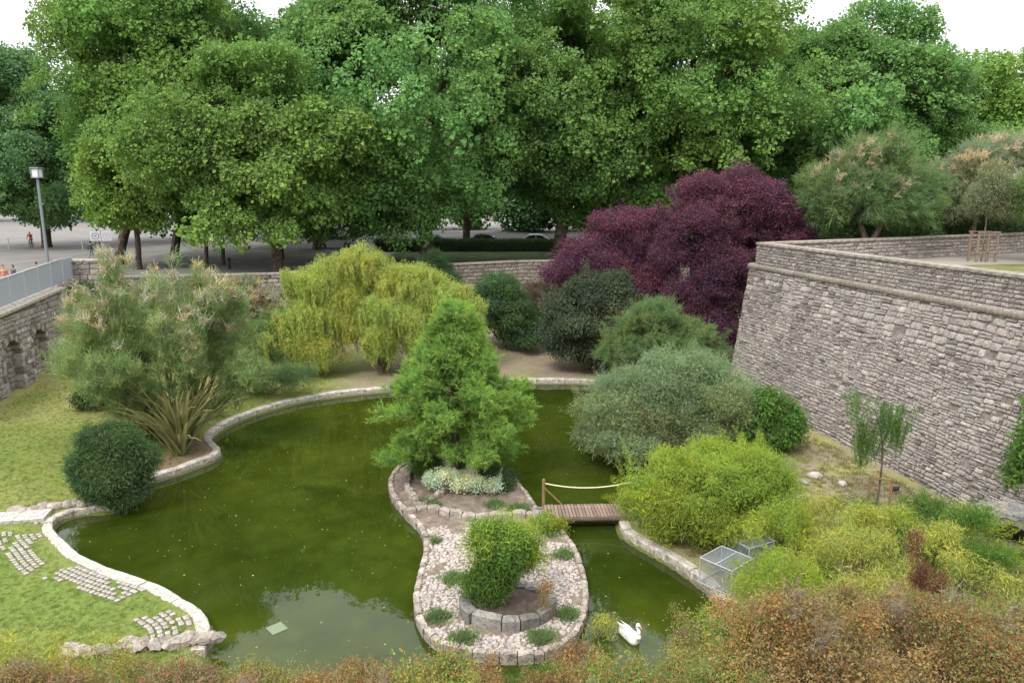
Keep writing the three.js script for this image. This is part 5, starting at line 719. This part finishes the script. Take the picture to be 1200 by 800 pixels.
// ------------------------------------------------------------------ wire cages, shelter
function cage(label, [x, y, z], turn, w, h, d) {
  const t = thing('wire_cage', label, 'cage', [x, y, z], turn), bar = 0.025, m = M.rail, gs = [];
  for (const a of [-1, 1]) for (const b of [-1, 1]) part('corner_bar', at(rbox(bar, h, bar, 0.005), (a * w) / 2, h / 2, (b * d) / 2), m, t);
  for (const y2 of [0.02, h]) { for (const b of [-1, 1]) part('rail_bar', at(rbox(w, bar, bar, 0.005), 0, y2, (b * d) / 2 + 0.003 * b), m, t); for (const a of [-1, 1]) part('rail_bar', at(rbox(bar, bar, d, 0.005), (a * w) / 2 + 0.003 * a, y2, 0), m, t); }
  part('roof_rib', at(rbox(w, bar, bar, 0.005), 0, h + 0.004, 0), m, t);
  const wire = (x0, y0, z0, x1, y1, z1) => { const L = Math.hypot(x1 - x0, y1 - y0, z1 - z0), g = new THREE.BoxGeometry(x1 !== x0 ? L : 0.005, y1 !== y0 ? L : 0.005, z1 !== z0 ? L : 0.005); return g.translate((x0 + x1) / 2, (y0 + y1) / 2, (z0 + z1) / 2); };
  const panel = (nm, f, U, Vv) => { const g = [], s = 0.034; for (let u = s; u < U; u += s) g.push(f(u, 0, u, Vv)); for (let v = s; v < Vv; v += s) g.push(f(0, v, U, v)); part(nm, g, mat([0.25, 0.27, 0.3], { roughness: 0.5 }), t, 'stuff'); };
  panel('wire_mesh', (a, b, c, e2) => wire(a - w / 2, h - 0.014, b - d / 2, c - w / 2, h - 0.014, e2 - d / 2), w, d);
  panel('wire_mesh', (a, b, c, e2) => wire(a - w / 2, b, d / 2, c - w / 2, e2, d / 2), w, h);
  panel('wire_mesh', (a, b, c, e2) => wire(-w / 2, b, a - d / 2, -w / 2, e2, c - d / 2), d, h);
  panel('wire_mesh', (a, b, c, e2) => wire(w / 2, b, a - d / 2, w / 2, e2, c - d / 2), d, h);
}
cage('low grey wire mesh cage at the water edge below the bamboo mound', [5.95, 0.32, -18.9], 0.72, 1.05, 0.75, 1.0);
cage('grey wire mesh cage set behind the other cage against the bamboo mound', [6.95, 0.34, -19.9], 0.5, 1.0, 0.8, 0.8);
{
  const [x, y, z] = [14.3, landY(14.3, -19.6) + 0.25, -19.6], t = thing('duck_shelter', 'low stone shelter with slab roof and dark opening by the bastion wall', 'shelter', [x, y, z], -0.55), sh = new THREE.Shape(); sh.moveTo(-0.95, 0); sh.lineTo(-0.9, 0.75); sh.quadraticCurveTo(-0.4, 1.12, 0.3, 1.0); sh.quadraticCurveTo(1.0, 0.82, 1.15, 0.35); sh.lineTo(1.2, 0); sh.closePath();
  const hole = new THREE.Path(); hole.moveTo(-0.62, 0.04); hole.quadraticCurveTo(-0.62, 0.7, -0.1, 0.76); hole.quadraticCurveTo(0.5, 0.66, 0.6, 0.04); hole.closePath(); sh.holes.push(hole);
  part('shelter_wall', metreUV(new THREE.ExtrudeGeometry(sh, { depth: 1.0, bevelEnabled: true, bevelSize: 0.04, bevelThickness: 0.05, bevelSegments: 2 }).translate(0, 0, -1.0)), greyStones[0], t);
  part('back_wall', metreUV(at(rbox(1.9, 0.85, 0.18, 0.03), 0.1, 0.42, -1.12)), paleStones[4], t);
  const r = rngOf(731); for (let i = 0; i < 6; i++) { const g = new THREE.DodecahedronGeometry(0.3, 1); g.scale(1.3, 0.4, 1.9); part('roof_slab', metreUV(at(g, -0.75 + i * 0.36, 0.98 - 0.05 * (i - 1.5) ** 2, -0.45 + jitter(r, 0.1), jitter(r, 0.1), jitter(r, 0.2), -0.12 * (i - 1.5))), [greyStones[1], pinkStones[4], greyStones[2]][i % 3], t); }
}
// ------------------------------------------------------------------ people and birds
const capsule = (p, a, b, ra, rb) => { const bx = b[0] - a[0], by = b[1] - a[1], bz = b[2] - a[2], px = p[0] - a[0], py = p[1] - a[1], pz = p[2] - a[2], h = clamp((px * bx + py * by + pz * bz) / (bx * bx + by * by + bz * bz + 1e-9)); return Math.hypot(px - bx * h, py - by * h, pz - bz * h) - lerp(ra, rb, h); };
const smin = (a, b, k) => { const h = Math.max(k - Math.abs(a - b), 0) / k; return Math.min(a, b) - h * h * k * 0.25; };
function blobMesh(bones, centre, size, res, color, k = 0.05) {
  const mc = new MarchingCubes(res, new THREE.MeshStandardMaterial(), false, false, 60000); mc.isolation = 0; const h = res / 2;
  for (let z = 0; z < res; z++) for (let y = 0; y < res; y++) for (let x = 0; x < res; x++) {
    const p = [centre[0] + ((x - h) / h) * size, centre[1] + ((y - h) / h) * size, centre[2] + ((z - h) / h) * size]; let d = 1e3; for (const b of bones) d = smin(d, capsule(p, b[0], b[1], b[2], b[3]), b[4] ?? k); mc.field[x + y * res + z * res * res] = -d;
  }
  mc.update(); const n = mc.count, P = new Float32Array(n * 3), C = new Float32Array(n * 3);
  for (let i = 0; i < n; i++) { const q = [0, 1, 2].map((c) => centre[c] + mc.positionArray[i * 3 + c] * size); P.set(q, i * 3); C.set(color(q), i * 3); }
  const g = new THREE.BufferGeometry(); g.setAttribute('position', new THREE.BufferAttribute(P, 3)); g.setAttribute('normal', new THREE.BufferAttribute(mc.normalArray.slice(0, n * 3), 3)); g.setAttribute('color', new THREE.BufferAttribute(C, 3)); g.computeVertexNormals(); return g;
}
const skinC = [0.5, 0.33, 0.25];
function person(label, [x, y, z], turn, { top, legs, hair, pose = 'stand', height = 1.72, held = [0.03, 0.03, 0.03] }) {
  const k = height / 1.72, t = thing('person', label, 'person', [x, y, z], turn), walk = pose === 'walk' ? 1 : 0, ride = pose === 'ride';
  const hipY = ride ? 1.02 : 0.92, J = { hipL: [-0.09, hipY, 0], hipR: [0.09, hipY, 0], shL: [-0.19, hipY + 0.5, ride ? 0.22 : 0], shR: [0.19, hipY + 0.5, ride ? 0.22 : 0] };
  const kn = ride ? [[-0.1, 0.78, 0.4], [0.1, 0.62, 0.28]] : [[-0.1, 0.48, 0.08 * walk], [0.1, 0.48, -0.02 * walk]], an = ride ? [[-0.1, 0.42, 0.26], [0.1, 0.2, 0.12]] : [[-0.1, 0.07, 0.16 * walk], [0.11, 0.09, -0.2 * walk]];
  const el = ride ? [[-0.25, hipY + 0.26, 0.42], [0.25, hipY + 0.26, 0.42]] : [[-0.25, hipY + 0.22, -0.03], [0.25, hipY + 0.22, -0.03]], wr = ride ? [[-0.23, hipY + 0.12, 0.62], [0.23, hipY + 0.12, 0.62]] : [[-0.26, hipY - 0.03, 0.08], [0.26, hipY - 0.03, 0.08]];
  const nk = [0, hipY + 0.58, ride ? 0.24 : 0], hd = [0, hipY + 0.7, ride ? 0.29 : 0.015];
  const bones = [[[0, hipY + 0.02, 0], [0, hipY + 0.42, ride ? 0.18 : 0], 0.145, 0.15], [[-0.12, hipY + 0.45, J.shL[2]], [0.12, hipY + 0.45, J.shR[2]], 0.09, 0.09], [nk, hd, 0.055, 0.06], [hd, [hd[0], hd[1] + 0.07, hd[2]], 0.085, 0.095, 0.03], [[0, hd[1] + 0.01, hd[2] + 0.09], [0, hd[1] - 0.01, hd[2] + 0.1], 0.015, 0.018, 0.03]];
  for (const s of [0, 1]) { const h = s ? J.hipR : J.hipL, sh = s ? J.shR : J.shL; bones.push([h, kn[s], 0.09, 0.062], [kn[s], an[s], 0.058, 0.042], [an[s], [an[s][0], an[s][1] - 0.03, an[s][2] + 0.15], 0.042, 0.035], [sh, el[s], 0.062, 0.047], [el[s], wr[s], 0.045, 0.034], [wr[s], [wr[s][0], wr[s][1] - 0.08, wr[s][2] + 0.03], 0.036, 0.034]); }
  const col = ([a, b, c]) => { if (b > hd[1] - 0.045) return b > hd[1] + 0.085 || c < hd[2] + 0.015 ? hair : skinC; if (b > nk[1] - 0.01) return skinC; if (wr.some((w) => Math.hypot(a - w[0], b - w[1] + 0.04, c - w[2]) < 0.1)) return skinC; if (b < 0.1 || an.some((w) => Math.hypot(a - w[0], b - w[1] + 0.02, c - w[2] - 0.05) < 0.14)) return [0.05, 0.05, 0.05]; return b > hipY + 0.02 || Math.abs(a) > 0.2 ? top : legs; };
  const g = blobMesh(bones, [0, 0.9, 0.12], 1.0, 66, col, 0.06), fg = [];
  for (const s of [0, 1]) for (let f = 0; f < 5; f++) { const w = wr[s], o = f === 4 ? 0.035 : (f - 1.5) * 0.017, b = [w[0] + (f === 4 ? (s ? -1 : 1) * 0.02 : 0), w[1] - (f === 4 ? 0.05 : 0.1), w[2] + 0.03 + o]; fg.push(taper([b, [b[0], b[1] - 0.035, b[2] + 0.012], [b[0] + (s ? -0.012 : 0.012), b[1] - (f === 4 ? 0.05 : 0.07 - Math.abs(f - 1.3) * 0.008), b[2] + 0.016]], [0.01, 0.009, 0.007], 5)); }
  const fm = merge(fg); fm.deleteAttribute('uv'); fm.setAttribute('color', new THREE.Float32BufferAttribute(Array.from({ length: fm.attributes.position.count * 3 }, (_, i) => skinC[i % 3]), 3));
  const gg = mergeGeometries([g.index ? g.toNonIndexed() : g, fm]); gg.scale(k, k, k); part('body', gg, new THREE.MeshStandardMaterial({ vertexColors: true, roughness: 0.85 }), t);
  return t;
}
person('person in a dark jacket and jeans walking away across the plaza', [-40.7, PL, -71.8], Math.PI, { top: [0.05, 0.06, 0.07], legs: [0.15, 0.2, 0.28], hair: [0.02, 0.017, 0.015], pose: 'walk', height: 1.72 });
person('person in a coral orange top behind the grey railing', [-33.4, PL, -48.5], 0.6, { top: [0.5, 0.2, 0.13], legs: [0.3, 0.28, 0.25], hair: [0.03, 0.022, 0.018], height: 1.66 });
person('dark-haired person in a dark top close beside the one in coral orange', [-33.0, PL, -48.9], -0.5, { top: [0.09, 0.08, 0.11], legs: [0.06, 0.06, 0.08], hair: [0.025, 0.02, 0.018], height: 1.64 });
person('person in a white top behind the stone end wall', [-33.0, PL, -54.2], 0.3, { top: [0.72, 0.72, 0.7], legs: [0.3, 0.28, 0.25], hair: [0.08, 0.06, 0.05], height: 1.6 });
person('person in dark clothes leaning near the end of the grey railing', [-33.8, PL, -52.6], 2.2, { top: [0.05, 0.05, 0.07], legs: [0.1, 0.1, 0.12], hair: [0.02, 0.02, 0.02], height: 1.5 });
person('person in a white shirt far out on the plaza beyond the signs', [-52.6, PL, -94.5], 2.6, { top: [0.75, 0.76, 0.78], legs: [0.1, 0.12, 0.18], hair: [0.03, 0.025, 0.02], pose: 'walk', height: 1.75 });
person('cyclist in a red jersey riding across the plaza', [-56.4, PL, -87.4], 0.25, { top: [0.55, 0.07, 0.08], legs: [0.3, 0.05, 0.06], hair: [0.45, 0.06, 0.07], pose: 'ride', height: 1.72 });
{
  const t = thing('bicycle', 'bicycle ridden by the cyclist in red on the plaza', 'bicycle', [-56.4, PL, -87.4], 0.25);
  for (const z of [-0.42, 0.62]) { const w = part('wheel', at(new THREE.TorusGeometry(0.33, 0.018, 6, 26), 0, 0.35, z, 0, Math.PI / 2), M.dark, t); const sp = []; for (let i = 0; i < 10; i++) { const a = (i / 10) * Math.PI; sp.push(at(new THREE.BoxGeometry(0.006, 0.64, 0.006), 0, 0.35, z, a)); } part('spokes', sp, M.rail, w, 'stuff'); }
  part('frame', [taper([[0, 0.35, -0.42], [0, 0.32, 0.05]], [0.016, 0.016], 6), taper([[0, 0.32, 0.05], [0, 0.9, -0.08]], [0.017, 0.017], 6), taper([[0, 0.82, -0.06], [0, 0.86, 0.48]], [0.017, 0.017], 6), taper([[0, 0.32, 0.05], [0, 0.84, 0.48]], [0.018, 0.018], 6), taper([[0, 0.35, -0.42], [0, 0.82, -0.06]], [0.014, 0.014], 6), taper([[0, 0.98, 0.46], [0, 0.35, 0.62]], [0.017, 0.017], 6)], mat([0.5, 0.5, 0.5], { roughness: 0.4 }), t);
  part('handlebar', taper([[-0.24, 1.05, 0.6], [-0.2, 1.02, 0.5], [0.2, 1.02, 0.5], [0.24, 1.05, 0.6]], [0.014, 0.014], 6), M.dark, t); part('saddle', at(rbox(0.14, 0.05, 0.26, 0.02), 0, 0.93, -0.1), M.dark, t); part('pedals', [at(rbox(0.3, 0.02, 0.09, 0.008), 0, 0.2, 0.1), at(new THREE.CylinderGeometry(0.09, 0.09, 0.02, 14).rotateZ(Math.PI / 2), 0.06, 0.32, 0.05)], M.dark, t);
}
{ // swan: breast towards +z
  const t = thing('swan', 'white swan swimming on the pond beside the reedy leaves', 'swan', [2.95, 0, -16.75], 0.52); t.scale.setScalar(0.82);
  const bones = [[[0, 0.1, -0.3], [0, 0.1, 0.22], 0.15, 0.17], [[0, 0.16, -0.1], [0, 0.2, -0.42], 0.13, 0.05], [[0, 0.2, -0.4], [0, 0.25, -0.56], 0.05, 0.018], [[0.08, 0.2, 0.1], [0.05, 0.24, -0.34], 0.1, 0.035], [[-0.08, 0.2, 0.1], [-0.05, 0.24, -0.34], 0.1, 0.035], [[0, 0.16, 0.28], [0, 0.3, 0.44], 0.1, 0.06], [[0, 0.3, 0.44], [0, 0.46, 0.43], 0.055, 0.045], [[0, 0.46, 0.43], [0, 0.6, 0.35], 0.043, 0.038], [[0, 0.6, 0.35], [0, 0.68, 0.38], 0.038, 0.045], [[0, 0.68, 0.38], [0, 0.68, 0.44], 0.048, 0.036], [[0, 0.67, 0.46], [0, 0.645, 0.56], 0.024, 0.013, 0.02]];
  const col = ([a, b, c]) => (b > 0.6 && c > 0.485 ? [0.65, 0.25, 0.04] : b > 0.62 && c > 0.455 && b < 0.69 ? [0.03, 0.03, 0.03] : [0.82, 0.8, 0.76]);
  const m = part('body', blobMesh(bones, [0, 0.33, 0], 0.7, 88, col, 0.05), new THREE.MeshStandardMaterial({ vertexColors: true, roughness: 0.75 }), t);
  for (const s of [-1, 1]) { const g = new Leaves(); const r = rngOf(741 + s); for (let i = 0; i < 9; i++) g.blade(V(s * (0.15 - i * 0.004), 0.2 + i * 0.012, 0.12 - i * 0.03), V(-s * 0.12, 0.1, -1).normalize(), V(0, 0.8, 0.3).normalize(), 0.36 + 0.02 * i, 0.06, [1 - 0.03 * (i % 3), 1 - 0.03 * (i % 3), 0.98], 0.02, 3); part('wing_feathers', g.build(), leafMat([0.8, 0.79, 0.76], { transmission: 0.1 }), t); }
}
{ // dark duck on the bank
  const x = 13.3, z = -24.2, t = thing('duck', 'small dark duck standing on the bank at the foot of the bastion wall', 'duck', [x, landY(x, z), z], -1.2);
  const bones = [[[0, 0.22, -0.12], [0, 0.24, 0.1], 0.08, 0.085], [[0, 0.24, -0.12], [0, 0.28, -0.26], 0.06, 0.02], [[0, 0.27, 0.12], [0, 0.4, 0.17], 0.05, 0.034], [[0, 0.42, 0.17], [0, 0.42, 0.2], 0.044, 0.038], [[0, 0.41, 0.22], [0, 0.4, 0.29], 0.018, 0.012, 0.02], [[0.04, 0.18, 0.0], [0.04, 0.02, 0.02], 0.014, 0.012, 0.02], [[-0.04, 0.18, 0.0], [-0.04, 0.02, 0.02], 0.014, 0.012, 0.02], [[0.04, 0.015, 0.0], [0.04, 0.012, 0.08], 0.012, 0.018, 0.02], [[-0.04, 0.015, 0.0], [-0.04, 0.012, 0.08], 0.012, 0.018, 0.02]];
  part('body', blobMesh(bones, [0, 0.22, 0], 0.36, 70, ([a, b, c]) => (c > 0.235 && b > 0.36 ? [0.4, 0.25, 0.05] : b < 0.14 ? [0.4, 0.2, 0.06] : [0.03, 0.028, 0.026]), 0.03), new THREE.MeshStandardMaterial({ vertexColors: true, roughness: 0.6 }), t);
}
// ------------------------------------------------------------------ ground cover and small things
{ // lawn
  const r = rngOf(801), pts = []; for (let i = 0; i < 52000; i++) { const x = lerp(-27, -6, r()), z = -15 - 34 * Math.pow(r(), 1.5); if (signed(pondLine, x, z) < 0.5 || (x > -10.5 && z < -36) || (x < -20.5 - (z + 37) * 0 && x < lerp(-28.2, -26, (z + 46) / 10) + 0.2)) continue; if (fbm(x * 0.8 + 30, z * 0.8 + 60, 803, 3) < 0.2) continue; pts.push({ p: V(x, landY(x, z) - 0.01, z), d: V(jitter(r, 0.15), 1, jitter(r, 0.15)).normalize(), a: r() * 6, s: 0.6 + 0.6 * r() * r(), c: shade(r, 0.22) }); }
  const o = foliage('grass', clumps.tuft, L.grass, pts, scene); tag(o, 'short green grass of the lawn beside the pond', 'grass', null, 'stuff');
  const p2 = []; for (let i = 0; i < 9000; i++) { const x = lerp(4, 16, r()), z = lerp(-36, -13, r()); if (signed(pondLine, x, z) < 0.5 || x > 11.4 + 0.2 * (z + 38.8)) continue; p2.push({ p: V(x, landY(x, z) - 0.01, z), d: V(jitter(r, 0.2), 1, jitter(r, 0.2)).normalize(), a: r() * 6, s: 0.8 + 1.3 * r(), c: shade(r, 0.3) }); }
  const q = foliage('dry_grass', clumps.tuft, leafMat([0.26, 0.24, 0.08]), p2, scene); tag(q, 'dry yellowish grass on the bank below the bastion wall', 'grass', null, 'stuff');
  const p3 = []; for (let i = 0; i < 900; i++) { const c = [[-2.6, -21.5], [1.2, -22.1], [-1.7, -19.2], [1.5, -17.4], [0.7, -16.4], [-1.9, -17.3], [-2.9, -24.4], [-0.6, -24.3], [0.2, -24.0], [-1.2, -16.4], [1.6, -20.6]][Math.floor(r() * 11)], x = c[0] + jitter(r, 0.45) * r(), z = c[1] + jitter(r, 0.4) * r(); if (signed(isleLine, x, z) > -0.2) continue; p3.push({ p: V(x, 0.23, z), d: V(jitter(r, 0.3), 1, jitter(r, 0.3)).normalize(), a: r() * 6, s: 1.2 + 1.6 * r(), c: shade(r, 0.3) }); }
  const w = foliage('weeds', clumps.tuft, L.sageGreen, p3, scene); tag(w, 'scattered weeds between the cobbles of the island', 'weeds', null, 'stuff');
  const p4 = [], lf = (() => { const g = new Leaves(); g.leaf(V(0, 0, -0.5), V(0, 0, 1), V(0, 1, 0), 1, 0.55, [1, 1, 1], 0.05); return g.build(); })();
  for (let i = 0; i < 620; i++) { const x = lerp(-15, 6, r()), z = lerp(-41, -14, r()); if (signed(pondLine, x, z) > -0.2 || signed(isleLine, x, z) < 0.2) continue; p4.push({ p: V(x, 0.004, z), d: V(0, 1, 0), a: r() * 6, s: 0.035 + 0.05 * r() * r(), c: shade(r, 0.4) }); }
  const fl = foliage('floating_leaves', lf, leafMat([0.42, 0.4, 0.2], { transmission: 0.1 }), p4, scene); tag(fl, 'scattered small leaves floating on the green pond', 'leaves', null, 'stuff');
}
single('floating_tile', at(rbox(0.42, 0.02, 0.42, 0.006), -6.05, 0.006, -17.2, 0, 0.75), mat([0.16, 0.2, 0.12]), 'square pale panel floating just under the tip of the lawn', 'panel');
[[11.2, -25.8, 0.22], [11.9, -25.1, 0.16], [10.6, -25.2, 0.14], [9.8, -24.0, 0.12]].forEach(([x, z, s], i) => { const g = new THREE.DodecahedronGeometry(s, 1); g.scale(1.3, 0.7, 1); single('pale_rock', metreUV(at(g, x, landY(x, z) + s * 0.3, z, 0.3 * i, i, 0)), paleStones[i % 5], 'pale rock lying in the dry grass of the bank', 'rock', 'pale rocks on the bank'); });
shrub('lily_weed', 'low weeds sprouting at the corner of the island beside the footbridge', 'plant', [1.05, 0.22, -22.5], [[0, 0.2, 0, 0.4, 0.22, 0.3], [0.35, 0.15, 0.15, 0.3, 0.16, 0.25]], { geo: clumps.small, m: L.bamboo, n: 80, seed: 811, stems: 4 });
shrub('dry_plant', 'reddish dry-stemmed weed standing on the island cobbles', 'plant', [0.85, 0.22, -17.2], [[0, 0.5, 0, 0.14, 0.5, 0.14], [0.05, 0.9, 0, 0.1, 0.25, 0.1]], { geo: clumps.abelia[1], m: L.abelia, n: 34, seed: 815, stems: 6, stemM: M.twig, stemR: 0.008 });
shrub('dry_plant', 'rust-brown dried seed spike rising above the russet hedge', 'plant', [5.4, 5.0, -9.0], [[0, 0.9, 0, 0.09, 0.5, 0.09], [0.28, 0.7, 0, 0.06, 0.4, 0.06], [-0.12, 1.35, 0, 0.06, 0.25, 0.06]], { geo: clumps.abelia[1], m: L.rust, n: 130, seed: 819, stems: 5, stemM: M.dryStem, stemR: 0.006, opts: { shell: 0.1, smin: 0.5, smax: 0.8, ground: -1 } });
{ // cedar branch that reaches into view from a tree on the terrace
  const t = thing('cedar_tree', 'cedar on the terrace whose drooping bare branch tips hang in the open sky', 'tree', [31, 7, -31]), r = rngOf(821);
  part('trunk', [taper([[0, -0.3, 0], [0, 4, 0], [-0.2, 10, 0], [-0.2, 15, 0]], [0.5, 0.42, 0.25, 0.05], 10)], M.bark, t);
  const gs = [], pts = []; for (let i = 0; i < 26; i++) { const a = i === 0 ? Math.PI * 0.98 : i === 1 ? Math.PI * 1.03 : r() * 6.28, h = i < 2 ? 11.6 + i * 0.5 : 5 + 9 * r(), R = i < 2 ? 7.6 : 3.5, e2 = V(Math.cos(a) * R, h - 0.4, Math.sin(a) * R); if (i > 1 && Math.cos(a) < -0.2) continue; gs.push(taper([V(0, h - 0.3, 0), e2.clone().multiplyScalar(0.55).setY(h + 0.35), e2], [0.1, 0.06, 0.012], 5)); for (let k = 0; k < 46; k++) { const s = 0.45 + 0.55 * r(), p = V(e2.x * s, h + 0.3 - 0.9 * s * s + 0.15, e2.z * s); pts.push({ p: p.add(onSphere(r).multiplyScalar(0.2)), d: V(Math.cos(a) * 0.8, -0.6, Math.sin(a) * 0.8).normalize(), a: r() * 6, s: 0.7 + 0.5 * r(), c: shade(r, 0.2) }); } }
  part('branches', gs, M.bark, t); foliage('needles', clumps.fine, leafMat([0.06, 0.075, 0.05]), pts, t);
}
renderer.render(scene, camera);
